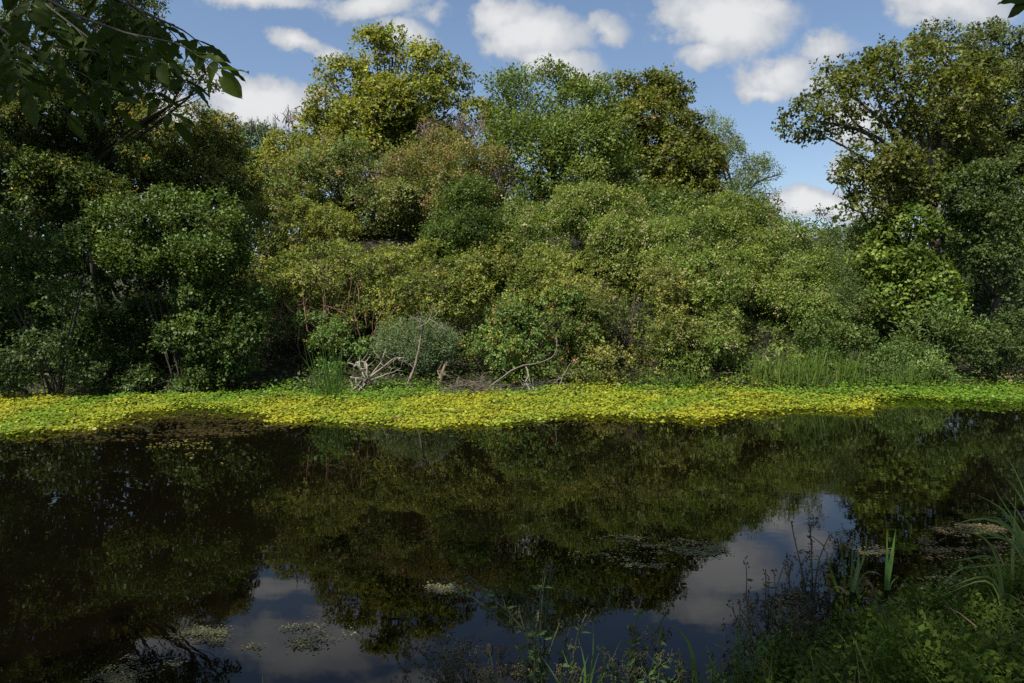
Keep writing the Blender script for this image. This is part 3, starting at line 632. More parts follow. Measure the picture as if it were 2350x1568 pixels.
twigs(t, 'twigs', [(2075, 450, 24.3, 45, 34, .8, .9), (2120, 490, 24.2, 36, 26, .6, .5), (2010, 490, 24.3, 30, 14, .6, .6)], (.09, .07, .05), 93)
t = thing('dead_sapling', 'bare twiggy sapling tops poking above the gap left of the golden tree', 'tree', (*W(655, 700, 36)[:2], float(ground_z(*W(655, 700, 36)[:2]))))
m = MB(); rng = np.random.default_rng(94)
for (u, v) in ((662, 240), (672, 262), (655, 275), (630, 282), (600, 285), (585, 290)):
    e = W(u, v, 36); b = np.array(t.location); tube(m, wiggle(rng, [b, b * .4 + e * .6 + [.2, 0, 0], e], 8, .2), np.linspace(.09, .012, 8), (.12, .10, .085), 5)
m.build('trunk', BARK, t, True)
twigs(t, 'twigs', [(660, 285, 36, 10, 12, .8, 1), (600, 300, 36, 22, 20, .6, 1)], (.12, .10, .085), 95)

# bare canes arching over the brambles
t = thing('bramble_canes', 'bare red brown canes arching over the dark hollow of the left bramble', 'bramble', GZ(720, 880, .3), GT)
m = MB(); rng = np.random.default_rng(96)
for _ in range(60):
    u = rng.uniform(600, 860); b = W(u, rng.uniform(700, 820), 20.6 + rng.normal(0, .3)); e = W(u + rng.normal(0, 60), rng.uniform(600, 760), 20.6 + rng.normal(0, .3))
    tube(m, wiggle(rng, [b, (b + e) / 2 + [0, -.2, .25], e], 8, .12), np.linspace(.012, .005, 8), np.array([.16, .085, .06]) * rng.uniform(.6, 1.5), 4)
m.build('stem', BARK, t)['kind'] = 'stuff'

# ------------------------------------------------------------------ floating plants
def inside(poly, x, y):
    poly = np.asarray(poly); r = np.zeros(len(x), bool); j = len(poly) - 1
    for i in range(len(poly)):
        xi, yi = poly[i]; xj, yj = poly[j]
        c = ((yi > y) != (yj > y)) & (x < (xj - xi) * (y - yi) / (yj - yi + 1e-12) + xi); r ^= c; j = i
    return r

def mat_leaves(name, label, outline, n, size, colf, height, seed, hole=None, aspect=.9, tilt=.45, m=LEAF, kind='stuff', shore=True, zmin=.006, edge=.05):
    rng = np.random.default_rng(seed); P = np.array([GZ(u, v)[:2] for u, v in outline]); lo, hi = P.min(0), P.max(0)
    q = rng.uniform(lo, hi, (n * 3, 2))
    e = np.stack([vnoise(q[:, 0], q[:, 1], 1.1, 3), vnoise(q[:, 0], q[:, 1], 1.1, 7)], 1) * .5
    q = q[inside(P, q[:, 0] + e[:, 0], q[:, 1] + e[:, 1])][:n]
    if shore: q = q[q[:, 1] < far_shore(q[:, 0]) + .5]
    if hole is not None: q = q[hole(q, rng)]
    if edge: q = q + rng.normal(0, 1, (len(q), 2)) * np.where(rng.random((len(q), 1)) < .22, edge, edge * .25)
    n = len(q); h = height(q, rng)
    gz = ground_z(q[:, 0], q[:, 1])
    p = np.stack([q[:, 0], q[:, 1], np.maximum(zmin, gz + .01) + h], 1)
    a = rng.uniform(0, 2 * math.pi, n); d = unit(np.stack([np.cos(a), np.sin(a), rng.normal(0, .15, n) * (tilt > .1)], 1))
    nr = unit(np.stack([rng.normal(0, tilt, n), rng.normal(-tilt * .5, tilt, n), np.ones(n)], 1)); nr = unit(nr - np.einsum('ij,ij->i', nr, d)[:, None] * d)
    L = size * rng.uniform(.6, 1.3, n); side = np.cross(d, nr)
    # five sided pads
    th = np.arange(5) * math.pi / 2.5; rr = rng.uniform(.75, 1.15, (n, 5)) * L[:, None] * .5
    v = p[:, None] + rr[:, :, None] * (np.cos(th)[None, :, None] * d[:, None] + aspect * np.sin(th)[None, :, None] * side[:, None])
    i = np.arange(n)[:, None] * 5
    f = np.stack([i + [0, 1, 2], i + [0, 2, 3], i + [0, 3, 4]], 1).reshape(-1, 3)
    c = colf(q, h, rng)
    mb = MB(); mb.add(v.reshape(-1, 3), f, np.repeat(np.clip(c, .003, .9), 5, 0)); o = mb.build(name, m)
    o['kind'] = kind; o['label'] = label
    return o

MAT = [(-300, 925), (0, 916), (180, 918), (430, 918), (560, 902), (700, 897), (850, 893), (1000, 900), (1200, 908), (1340, 888), (1600, 890), (1900, 892), (2100, 893), (2350, 893), (2600, 893),
       (2600, 932), (2350, 930), (2200, 927), (2050, 919), (1960, 918), (1900, 923), (1990, 930), (2030, 942), (1960, 951), (1800, 944), (1690, 950), (1600, 964), (1500, 963), (1390, 957), (1270, 957), (1190, 968),
       (1120, 980), (1000, 984), (760, 974), (630, 966), (560, 950), (430, 942), (330, 950), (270, 965), (180, 990), (0, 1000), (-300, 1010)]
def mat_h(q, rng):
    t = far_shore(q[:, 0]) - q[:, 1]
    n = vnoise(q[:, 0], q[:, 1], .9, 2); n2 = vnoise(q[:, 0], q[:, 1], 2.6, 5)
    return np.clip(.05 + .07 * n + .05 * n2 + np.interp(t, [0, 2, 4], [.16, .09, .03]), .004, .4) * rng.uniform(.35, 1.1, len(q))
def mat_col(q, h, rng):
    t = far_shore(q[:, 0]) - q[:, 1]
    k = vnoise(q[:, 0], q[:, 1], .35, 11) + .6 * vnoise(q[:, 0], q[:, 1], 1.0, 4) + np.interp(t, [0, 1.2, 2.5, 4], [-.45, -.05, .25, .3]) + rng.normal(0, .22, len(q))
    k -= np.clip((q[:, 0] / q[:, 1] - .52) * 6, 0, .7) + .25 * np.exp(-((q[:, 0] / q[:, 1] + .12) / .12) ** 2)
    k = np.clip(k * .9 + .45, 0, 1)[:, None]
    c = (1 - k) * np.array([.115, .22, .02]) + k * np.array([.33, .335, .024])
    b_ = rng.random(len(q)) < .05; c[b_] = np.array([.12, .085, .03])
    return c * rng.uniform(.65, 1.15, (len(q), 1))
def mat_hole(q, rng):
    n = vnoise(q[:, 0], q[:, 1], .8, 21) + .6 * vnoise(q[:, 0], q[:, 1] * 3, .9, 22)
    return (n > -.42) | (rng.random(len(q)) < .25)
mat_leaves('floating_plant_mat', 'yellow green mat of floating leaves along the far shore', MAT, 88000, .066, mat_col, mat_h, 5, hole=mat_hole, edge=.34)

def flat_h(q, rng): return rng.uniform(0, .012, len(q))
def streak(th):
    def f(q, rng):
        n = vnoise(q[:, 0] * .5, q[:, 1] * 1.7, 1.5, 31) + .8 * vnoise(q[:, 0], q[:, 1] * 2.4, 3.5, 32) + .5 * vnoise(q[:, 0], q[:, 1] * 1.6, 9, 33)
        return (n + rng.normal(0, .25, len(q)) > th + .1) & (rng.random(len(q)) < .3 + .7 * np.clip(n - th, 0, 1))
    return f
def tint(a, b, p=.5):
    def f(q, h, rng):
        k = (rng.random(len(q)) ** (1 / max(p, .05)))[:, None]; return ((1 - k) * np.array(a) + k * np.array(b)) * rng.uniform(.6, 1.2, (len(q), 1))
    return f
PALE = tint((.11, .115, .06), (.34, .33, .18), .45); BRN = tint((.035, .028, .012), (.09, .07, .02)); YEL = tint((.2, .18, .05), (.36, .33, .09))
mat_leaves('submerged_weed', 'brown sunken weed showing at the surface before the left mat', [(230, 962), (420, 945), (600, 955), (680, 975), (640, 992), (480, 1010), (300, 1012), (60, 1020), (0, 1010)], 9000, 0.06, BRN, flat_h, 41, hole=streak(-.12), tilt=.08)
mat_leaves('floating_leaves', 'thin streak of yellow leaves on the dark water left of centre', [(330, 1025), (420, 1005), (540, 1030), (530, 1065), (440, 1068), (440, 1040)], 900, 0.04, YEL, flat_h, 42, hole=streak(.25), tilt=.05)
mat_leaves('floating_weed_patch', 'pale weed patch drifting in the middle right of the water', [(1290, 1240), (1480, 1230), (1650, 1245), (1680, 1275), (1600, 1300), (1480, 1305), (1380, 1285)], 11000, 0.022, PALE, flat_h, 43, hole=streak(.2), tilt=.06)
mat_leaves('floating_weed_patch', 'pale weed patch beside the reflected sky at the lower left', [(640, 1430), (760, 1405), (870, 1420), (900, 1445), (840, 1490), (720, 1480), (650, 1460)], 8000, 0.017, PALE, flat_h, 44, hole=streak(.2), tilt=.06)
mat_leaves('floating_weed_patch', 'dull weed scum in the bottom left corner of the water', [(90, 1545), (260, 1500), (420, 1440), (510, 1440), (520, 1490), (440, 1560), (300, 1600), (60, 1600)], 15000, 0.016, tint((.06, .065, .035), (.15, .145, .08)), flat_h, 45, hole=streak(.2), tilt=.06)
mat_leaves('floating_weed_patch', 'small weed wisp below the dark reflection in the centre', [(960, 1340), (1010, 1325), (1050, 1345), (1020, 1370), (970, 1370)], 1500, 0.018, PALE, flat_h, 46, hole=streak(.1), tilt=.06)
mat_leaves('floating_weed_patch', 'straw coloured weed raft off the right bank', [(2080, 1225), (2200, 1205), (2400, 1215), (2420, 1330), (2300, 1350), (2200, 1320), (2120, 1285), (2060, 1250)], 16000, 0.026, tint((.10, .08, .04), (.28, .23, .12), .45), flat_h, 47, hole=streak(.02), tilt=.1)
mat_leaves('floating_weed_patch', 'grey green weed edging the foreground bank on the right', [(1990, 1390), (2080, 1350), (2200, 1310), (2400, 1300), (2400, 1420), (2200, 1430), (2050, 1440)], 13000, 0.024, tint((.07, .085, .04), (.16, .165, .085)), flat_h, 48, hole=streak(-.05), tilt=.12)
mat_leaves('floating_weed_patch', 'little weed raft beside the foreground flag leaves', [(1960, 1250), (2010, 1245), (2030, 1268), (1980, 1275)], 900, 0.024, tint((.14, .13, .07), (.24, .22, .11)), flat_h, 49, hole=streak(-.1), tilt=.06)
mat_leaves('floating_leaves', 'cluster of yellow pads between the seed stems in the foreground', [(1165, 1535), (1195, 1515), (1225, 1525), (1220, 1560), (1180, 1565)], 700, 0.022, YEL, flat_h, 50, hole=streak(-.15), tilt=.04)
mat_leaves('floating_leaves', 'few yellow pads on the reflected cloud at the lower left', [(520, 1490), (600, 1480), (620, 1500), (560, 1520), (490, 1515)], 500, 0.018, YEL, flat_h, 51, hole=streak(.25), tilt=.04)

# ------------------------------------------------------------------ blades and reeds
def blade_mesh(mb, pts, width, col, rng, face=None):
    pts = np.asarray(pts, float); k = len(pts); tan = unit(np.gradient(pts, axis=0))
    ref = np.array(face if face is not None else [rng.normal(0, .5), -1, .2]); s = unit(np.cross(tan, ref)); up = np.cross(s, tan)
    t = np.linspace(0, 1, k); wd = width * np.clip(np.minimum(.55 + 1.5 * t, (1 - t) * 2.2), .02, 1) * .5
    v = np.stack([pts - s * wd[:, None] + up * wd[:, None] * .3, pts, pts + s * wd[:, None] + up * wd[:, None] * .3], 1).reshape(-1, 3)
    f = []
    for i in range(k - 1):
        for j in (0, 1):
            a = i * 3 + j; f += [(a, a + 1, a + 4), (a, a + 4, a + 3)]
    mb.add(v, f, np.asarray(col) * rng.uniform(.85, 1.15))
def arc(base, d, ln, droop, n=8):
    t = np.linspace(0, 1, n)[:, None]; h = np.array([d[0], d[1], 0])
    return base + np.array([0, 0, 1]) * ln * (t - droop * .55 * t ** 2.4) + h * ln * (t * .35 + droop * t ** 2 * .9)
REED = (.075, .125, .018)
def reed_clump(label, u, v, su, n, hpx, D, col=REED, seed=1, wd=.02):
    rng = np.random.default_rng(seed); b = W(u, v, D); b[2] = max(0, float(ground_z(b[0], b[1])))
    t = thing('reed_clump', label, 'reeds', b, 'reed clumps growing out of the yellow mat'); m = MB()
    for _ in range(n):
        q = b + np.array([rng.normal(0, su * D / PX), rng.normal(0, .2), -.02]); ln = hpx * D / PX * rng.uniform(.35, 1.2)
        a = rng.uniform(0, 6.28); dr = max(0, rng.normal(.2, .28))
        blade_mesh(m, arc(q, (math.cos(a) * .5, math.sin(a) * .3), ln, dr, 6), wd * rng.uniform(.7, 1.2), np.array(col) * rng.uniform(.7, 1.3), rng)
    m.build('foliage', BLADE, t); return t
reed_clump('slim dark reeds standing in the mat left of the white stump', 757, 935, 14, 60, 150, 17.6, (.04, .09, .012), 101, .018)
reed_clump('sparse short reeds in front of the climber mound', 1575, 893, 34, 90, 62, 19.3, REED, 102)
reed_clump('tall bright green reeds in front of the draped tower', 1850, 905, 30, 190, 105, 19.2, (.085, .14, .02), 103)
reed_clump('bright reeds left of the tall reeds', 1765, 898, 26, 130, 85, 19.4, (.09, .14, .022), 104)
reed_clump('upright reeds right of the tall reeds', 1945, 895, 18, 120, 95, 19.4, (.08, .135, .02), 105)
reed_clump('low soft reeds at the foot of the fresh green bush', 2070, 897, 50, 260, 62, 19.4, (.08, .135, .022), 106, .016)
reed_clump('short reeds along the right waterline', 2260, 900, 70, 260, 30, 19.3, (.075, .125, .02), 107, .014)

# ------------------------------------------------------------------ near bank
GN = 'plants on the near bank in the foreground'
def near_plant(name, label, cat, u, v, D):
    b = W(u, v, D); b[2] = max(float(ground_z(b[0], b[1])), -.3) if True else b[2]
    return thing(name, label, cat, b, GN)
def rooted(q):
    g0 = max(float(ground_z(q[0][0], q[0][1])), -.15)
    return [np.array([q[0][0], q[0][1], g0])] + q if q[0][2] > g0 + .05 else q
def blades(name, label, cat, base, specs, col, seed, wd=.016, extra=0):
    """each blade is a part: (u, v, D) points along it"""
    rng = np.random.default_rng(seed); t = near_plant(name, label, cat, *base)
    for _ in range(extra):                               # neighbours that follow the drawn blades with a drift of their own
        sp = specs[int(rng.integers(0, len(specs)))]; du, dv, dd = rng.normal(0, 22), rng.normal(0, 26), rng.normal(0, .15)
        specs = specs + [([(u + du * (.4 + .6 * i), v + dv * (.3 + .5 * i), D + dd) for i, (u, v, D) in enumerate(sp[0])], (sp[1] if len(sp) > 1 else wd) * rng.uniform(.5, .9))]
    for sp in specs:
        q = rooted([W(*p) for p in sp[0]]); k = wiggle(rng, q, 10, .004); m = MB()
        blade_mesh(m, k, (sp[1] if len(sp) > 1 else wd) * 1.55, np.array(sp[2] if len(sp) > 2 else col) * 1.35, rng); m.build('blade', BLADE, t, True)
    return t
G1 = (.075, .125, .03); G2 = (.10, .145, .065)
blades('flag_leaf_tuft', 'tuft of flag leaves standing in the water left of the weedy bank', 'grass', (1950, 1362, 5.95),
       [([(1938, 1362, 5.95), (1934, 1292, 5.95), (1925, 1212, 5.95)], .02), ([(1950, 1362, 5.95), (1955, 1292, 6), (1958, 1207, 6.05)], .018), ([(1955, 1362, 5.95), (1972, 1292, 5.95), (1968, 1247, 5.95)], .022, G2),
        ([(1958, 1367, 5.95), (1980, 1312, 5.9), (2000, 1304, 5.85), (2025, 1322, 5.8)], .02, G2), ([(1962, 1372, 5.95), (1990, 1322, 5.95), (2008, 1347, 5.85), (2000, 1392, 5.85)], .018, (.12, .09, .05)),
        ([(1930, 1372, 5.95), (1910, 1322, 5.95), (1895, 1272, 5.95)], .018), ([(1945, 1362, 6), (1985, 1282, 6.05), (1990, 1232, 6.05)], .014), ([(1948, 1367, 5.9), (1925, 1342, 5.85), (1905, 1352, 5.85)], .016, (.14, .10, .06))], G1, 201)
blades('flag_leaf_tuft', 'two bright flag leaves at the water edge right of the larger tuft', 'grass', (2035, 1362, 6),
       [([(2032, 1362, 6), (2040, 1312, 6), (2056, 1212, 6)], .024), ([(2030, 1362, 6), (2034, 1302, 6), (2036, 1212, 6)], .02), ([(2034, 1364, 6), (2050, 1332, 6), (2062, 1322, 6)], .014)], (0.088, 0.176, 0.048), 202)
blades('sedge_tuft', 'arching sedge blades hanging in over the water at the right edge', 'sedge', (2380, 1330, 5.2),
       [([(2380, 1300, 5.2), (2330, 1215, 5.1), (2270, 1178, 5.0), (2185, 1205, 4.9)], .018), ([(2380, 1300, 5.3), (2330, 1190, 5.3), (2285, 1140, 5.3), (2275, 1100, 5.3)], .014),
        ([(2390, 1320, 5.1), (2350, 1250, 5.0), (2290, 1230, 4.9), (2215, 1213, 4.8)], .016), ([(2390, 1300, 5.3), (2345, 1180, 5.3), (2300, 1130, 5.3)], .016), ([(2390, 1290, 5.4), (2350, 1140, 5.4), (2310, 1100, 5.4)], .014),
        ([(2390, 1270, 5.4), (2350, 1120, 5.4), (2325, 1060, 5.4), (2305, 1040, 5.4)], .014), ([(2395, 1260, 5.5), (2362, 1130, 5.5), (2340, 1060, 5.5)], .015), ([(2380, 1330, 5.0), (2320, 1200, 5.0), (2260, 1165, 5.0), (2230, 1200, 5.0)], .012, G2),
        ([(2380, 1330, 5.1), (2330, 1240, 5.1), (2280, 1225, 5.1), (2240, 1240, 5.1)], .016, G2), ([(2330, 1400, 5.0), (2320, 1300, 5.0), (2328, 1200, 5.0), (2332, 1120, 5.0)], .014), ([(2310, 1380, 5.1), (2300, 1290, 5.1), (2270, 1270, 5.0), (2190, 1290, 4.9)], .014, G2)], (.13, .18, .06), 203, wd=.02, extra=16)
blades('sedge_tuft', 'thin grass stalks leaning left above the weedy bank', 'sedge', (2130, 1460, 5.0),
       [([(2120, 1400, 5.0), (2160, 1340, 5.0), (2200, 1300, 5.0), (2260, 1292, 5.0)], .012), ([(2105, 1410, 5.1), (2085, 1370, 5.1), (2070, 1335, 5.1)], .010), ([(2108, 1412, 5.1), (2125, 1375, 5.1), (2140, 1345, 5.1)], .012), ([(2106, 1410, 5.1), (2110, 1370, 5.1), (2112, 1330, 5.1)], .009)], (0.080, 0.128, 0.040), 204)
blades('reed_grass', 'broad grass blade curling over the reflected cloud in the foreground', 'grass', (1590, 1620, 3.7),
       [([(1588, 1620, 3.7), (1600, 1560, 3.7), (1592, 1500, 3.7), (1575, 1440, 3.7), (1535, 1430, 3.7)], .018), ([(1580, 1620, 3.7), (1560, 1570, 3.7), (1500, 1535, 3.7), (1450, 1520, 3.7)], .016), ([(1560, 1625, 3.7), (1556, 1590, 3.7), (1540, 1560, 3.7)], .014)], (0.072, 0.136, 0.032), 205, extra=7)
blades('reed_grass', 'two pointed grass blades standing left of the leafy weeds', 'grass', (1650, 1620, 3.8),
       [([(1665, 1625, 3.8), (1650, 1580, 3.8), (1635, 1520, 3.8), (1620, 1480, 3.8)], .018), ([(1632, 1625, 3.8), (1634, 1590, 3.8), (1630, 1560, 3.8)], .022), ([(1672, 1620, 3.8), (1685, 1570, 3.8), (1700, 1500, 3.8)], .016), ([(1660, 1600, 3.8), (1700, 1580, 3.8), (1730, 1585, 3.8)], .014)], (0.080, 0.152, 0.035), 206, extra=7)
blades('reed_grass', 'fine grass blades rising among the seed stems', 'grass', (1330, 1620, 3.5),
       [([(1330, 1620, 3.5), (1310, 1550, 3.5), (1290, 1490, 3.5)], .013), ([(1336, 1620, 3.5), (1345, 1540, 3.5), (1340, 1480, 3.5), (1325, 1460, 3.5)], .012), ([(1320, 1620, 3.5), (1330, 1560, 3.5), (1352, 1500, 3.5)], .012), ([(1340, 1620, 3.5), (1355, 1570, 3.5), (1365, 1510, 3.5), (1385, 1475, 3.5)], .012), ([(1260, 1620, 3.5), (1250, 1560, 3.5), (1245, 1500, 3.5)], .011)], (0.072, 0.128, 0.029), 207, extra=7)
blades('reed_grass', 'single grass tip at the bottom edge below the reflected cloud', 'grass', (603, 1640, 3.4), [([(604, 1640, 3.4), (603, 1590, 3.4), (602, 1545, 3.4)], .012)], (0.080, 0.136, 0.048), 208)

DK = (.04, .05, .018)
def stemplant(name, label, cat, base, stems, col, seed, head=None, hcol=(.03, .028, .014), leafn=10, leafcol=(.045, .075, .02), r=.0045, hsize=.05):
    """wiry stems with side shoots, small leaves and seed heads"""
    rng = np.random.default_rng(seed); t = near_plant(name, label, cat, *base)
    r = r * 1.4; hsize = hsize * 1.25
    for st in list(stems)[:6]:
        du, dv, dd = rng.normal(0, 26), rng.normal(10, 28), rng.normal(0, .12)
        stems = stems + [[(u + du * (.6 + .4 * i), v + dv * min(i, 2) * .5, D + dd) for i, (u, v, D) in enumerate(st)]]
    for st in stems:
        q = rooted([W(*p) for p in st]); k = wiggle(rng, q, 10, .012); m = MB(); hb = MB(); lb = MB()
        tube(m, k, np.linspace(r, r * .45, 10), col, 5); ends = [k[-1]]
        for _ in range(4):
            i = rng.integers(3, 9); ln = rng.uniform(.05, .16); e = k[i] + unit(unit(k[-1] - k[0]) + np.array([rng.normal(0, .8), rng.normal(0, .6), .1])) * ln
            tube(m, wiggle(rng, [k[i], (k[i] + e) / 2, e], 5, .008), np.linspace(r * .5, r * .25, 5), col, 4); ends.append(e)
        so = m.build('stem', BARK, t)
        if head == 'umbel':
            for e in ends:
                for _ in range(9):
                    x = e + unit(np.array([rng.normal(0, .8), rng.normal(0, .8), .9])) * hsize * rng.uniform(.6, 1.1); tube(hb, [e, (e + x) / 2 + [0, 0, -.003], x], .0011, hcol, 3)
                    for _ in range(4):
                        y = x + rng.normal(0, .006, 3); tube(hb, [y - [0, 0, .004], y, y + [0, 0, .004]], [.0015, .005, .0015], np.array(hcol) * rng.uniform(.7, 1.3), 4)
        elif head == 'seed':
            for e in ends:
                for _ in range(7):
                    x = e + np.array([rng.normal(0, .008), rng.normal(0, .008), rng.normal(-.01, .018)]); tube(hb, [x - [0, 0, .006], x, x + [0, 0, .008]], [.0015, .006, .0015], np.array(hcol) * rng.uniform(.7, 1.3), 4)
        n = leafn
        if n:
            i = rng.integers(1, 9, n); p = k[i] + rng.normal(0, .006, (n, 3)); a = rng.uniform(0, 6.28, n)
            d = unit(np.stack([np.cos(a), np.sin(a) * .8, rng.uniform(-.3, .6, n)], 1)); nr = unit(rng.normal(0, .4, (n, 3)) + [0, -.4, .8]); nr = unit(nr - np.einsum('ij,ij->i', nr, d)[:, None] * d)
            L = rng.uniform(.026, .062, n); leaf_quads(lb, p, d, nr, L, L * .36, np.array(leafcol) * rng.uniform(.8, 1.5, (n, 1)))
        if hb.v: hb.build('seed_head', BARK, so)['kind'] = 'stuff'
        if lb.v: lb.build('foliage', LEAF, so)
    return t
stemplant('hogweed_stalk', 'branched dark seed stalks leaning left over the reflected blue sky', 'seed stalk', (1110, 1640, 3.4),
          [[(1080, 1640, 3.4), (1035, 1565, 3.4), (996, 1515, 3.4)], [(1070, 1640, 3.4), (1010, 1560, 3.4), (976, 1508, 3.4)], [(1064, 1640, 3.4), (1062, 1560, 3.4), (1060, 1492, 3.4)], [(1030, 1640, 3.4), (1042, 1550, 3.4), (1052, 1513, 3.4)], [(1110, 1640, 3.3), (1080, 1580, 3.3), (1050, 1540, 3.3)], [(1170, 1640, 3.3), (1160, 1580, 3.3), (1150, 1510, 3.3)]], DK, 301, 'umbel', leafn=0)
t = stemplant('teasel_stalk', 'seed stalk with one dark egg shaped head against the reflected sky', 'seed stalk', (1160, 1640, 3.4), [[(1160, 1640, 3.4), (1140, 1570, 3.4), (1125, 1504, 3.4)]], DK, 302, None, leafn=0)
m = MB(); e = W(1123, 1492, 3.4); tube(m, [e + [0, 0, -.035], e + [0, 0, -.026], e + [0, 0, -.008], e + [0, 0, .016], e + [0, 0, .03], e + [0, 0, .036]], [.004, .014, .02, .018, .01, .002], (.04, .036, .03), 9)
rng = np.random.default_rng(5)
for _ in range(70):
    a, z = rng.uniform(0, 6.28), rng.uniform(-.026, .028); rr = .02 * math.sqrt(max(.05, 1 - (z / .036) ** 2)); q = e + [rr * math.cos(a), rr * math.sin(a), z]
    tube(m, [q, q + np.array([math.cos(a) * .006, math.sin(a) * .006, .004])], [.0012, .0004], (.05, .045, .035), 3)
m.build('seed_head', BARK, t, True)['kind'] = 'stuff'
stemplant('mugwort_plant', 'tall dark branching weed in front of the dark reflection at bottom centre', 'weed', (1240, 1640, 3.5),
          [[(1240, 1640, 3.5), (1236, 1536, 3.5), (1215, 1450, 3.5), (1180, 1415, 3.5), (1120, 1367, 3.5), (1068, 1325, 3.5)], [(1238, 1640, 3.5), (1237, 1530, 3.5), (1242, 1377, 3.5), (1256, 1297, 3.5)], [(1245, 1640, 3.5), (1250, 1540, 3.5), (1268, 1453, 3.5), (1285, 1430, 3.5)], [(1230, 1640, 3.5), (1222, 1530, 3.5), (1205, 1450, 3.5), (1190, 1400, 3.5)], [(1300, 1640, 3.5), (1305, 1530, 3.5), (1322, 1450, 3.5), (1345, 1410, 3.5)]],
          (.035, .045, .016), 303, 'seed', leafn=40, r=.006)
stemplant('mugwort_plant', 'dark weed whose long stem reaches up right to the edge of the reflected cloud', 'weed', (1463, 1640, 3.6),
          [[(1455, 1640, 3.6), (1463, 1568, 3.6), (1485, 1500, 3.6), (1511, 1433, 3.6), (1530, 1400, 3.6), (1547, 1367, 3.6)], [(1470, 1640, 3.6), (1470, 1560, 3.6), (1455, 1480, 3.6), (1448, 1440, 3.6)], [(1480, 1640, 3.6), (1490, 1560, 3.6), (1500, 1480, 3.6), (1520, 1440, 3.6)], [(1490, 1640, 3.6), (1530, 1580, 3.6), (1560, 1545, 3.6)], [(1440, 1640, 3.6), (1420, 1570, 3.6), (1405, 1510, 3.6)]],
          (.035, .045, .016), 304, 'seed', leafn=44, r=.006)
stemplant('dock_stalk', 'thin bare stalk with a small dark head before the large reflected cloud', 'seed stalk', (1735, 1640, 4.0),
          [[(1740, 1640, 4.0), (1725, 1500, 4.0), (1711, 1387, 4.0), (1716, 1330, 4.0), (1712, 1290, 4.0)], [(1738, 1600, 4.0), (1720, 1480, 4.0), (1690, 1420, 4.0), (1681, 1397, 4.0)], [(1712, 1440, 4.0), (1730, 1400, 4.0), (1738, 1370, 4.0)]], (.05, .045, .03), 305, 'seed', (.035, .025, .02), leafn=6, r=.004)
stemplant('dock_stalk', 'tall dark forked stalk standing against the narrow reflected sky', 'seed stalk', (1868, 1420, 5.0),
          [[(1872, 1440, 5.0), (1866, 1331, 5.0), (1862, 1260, 5.0), (1860, 1206, 5.0)], [(1868, 1380, 5.0), (1870, 1300, 5.0), (1890, 1255, 5.0), (1905, 1227, 5.0)], [(1840, 1440, 5.0), (1812, 1360, 5.0), (1808, 1290, 5.0)]], (.05, .04, .03), 306, 'seed', (.04, .025, .025), leafn=16, r=.006)
stemplant('dock_stalk', 'bushy dark seeded weeds at the left rim of the leafy bank', 'weed', (1800, 1500, 4.6),
          [[(1800 + a, 1520, 4.6 + c), (1790 + 1.3 * a, 1440, 4.6 + c), (1785 + b, 1350 + d, 4.6 + c)] for a, b, c, d in ((-40, -70, 0, 20), (-20, -20, .1, -20), (0, 10, 0, -10), (15, 40, .1, 0), (35, 75, .2, 10), (60, 95, .2, 0), (80, 120, .3, 20), (-55, -85, -.1, 60), (-10, 30, -.1, 40), (50, 110, 0, 50))],
          (.05, .035, .025), 307, 'seed', (.026, .019, .011), leafn=40, leafcol=(.05, .06, .022), r=.005)
stemplant('loosestrife_stem', 'leafy upright green stem beside the pointed grass blades', 'weed', (1690, 1640, 3.8),
          [[(1692, 1640, 3.8), (1690, 1560, 3.8), (1694, 1490, 3.8), (1696, 1440, 3.8)], [(1705, 1640, 3.8), (1712, 1580, 3.8), (1716, 1530, 3.8)]], (.05, .08, .02), 308, None, leafn=60, leafcol=(.055, .10, .022), r=.004)
stemplant('bittersweet_tangle', 'low tangle of small leaved stems below the curling grass blade', 'weed', (1530, 1640, 3.5),
          [[(1400 + 22 * i, 1650, 3.5), (1405 + 22 * i + 12 * math.sin(i * 2.1), 1580 - 12 * math.cos(i * 1.7), 3.5), (1402 + 22 * i + 26 * math.sin(i * 1.3), 1525 + 26 * math.sin(i * 2.3), 3.5)] for i in range(14)], (.035, .055, .015), 309, 'seed', (.022, .022, .009), leafn=26, leafcol=(.04, .075, .018), r=.003)
stemplant('bittersweet_tangle', 'low tangle of wiry seed stems along the bottom edge left of centre', 'weed', (1180, 1640, 3.3),
          [[(1010 + 26 * i, 1660, 3.3), (1014 + 26 * i + 12 * math.sin(i * 2.1), 1590, 3.3), (1012 + 26 * i + 24 * math.sin(i * 1.3), 1548 + 18 * math.sin(i * 2.3), 3.3)] for i in range(14)], (.035, .05, .016), 310, 'seed', (.05, .04, .02), leafn=12, leafcol=(.04, .065, .018), r=.003)

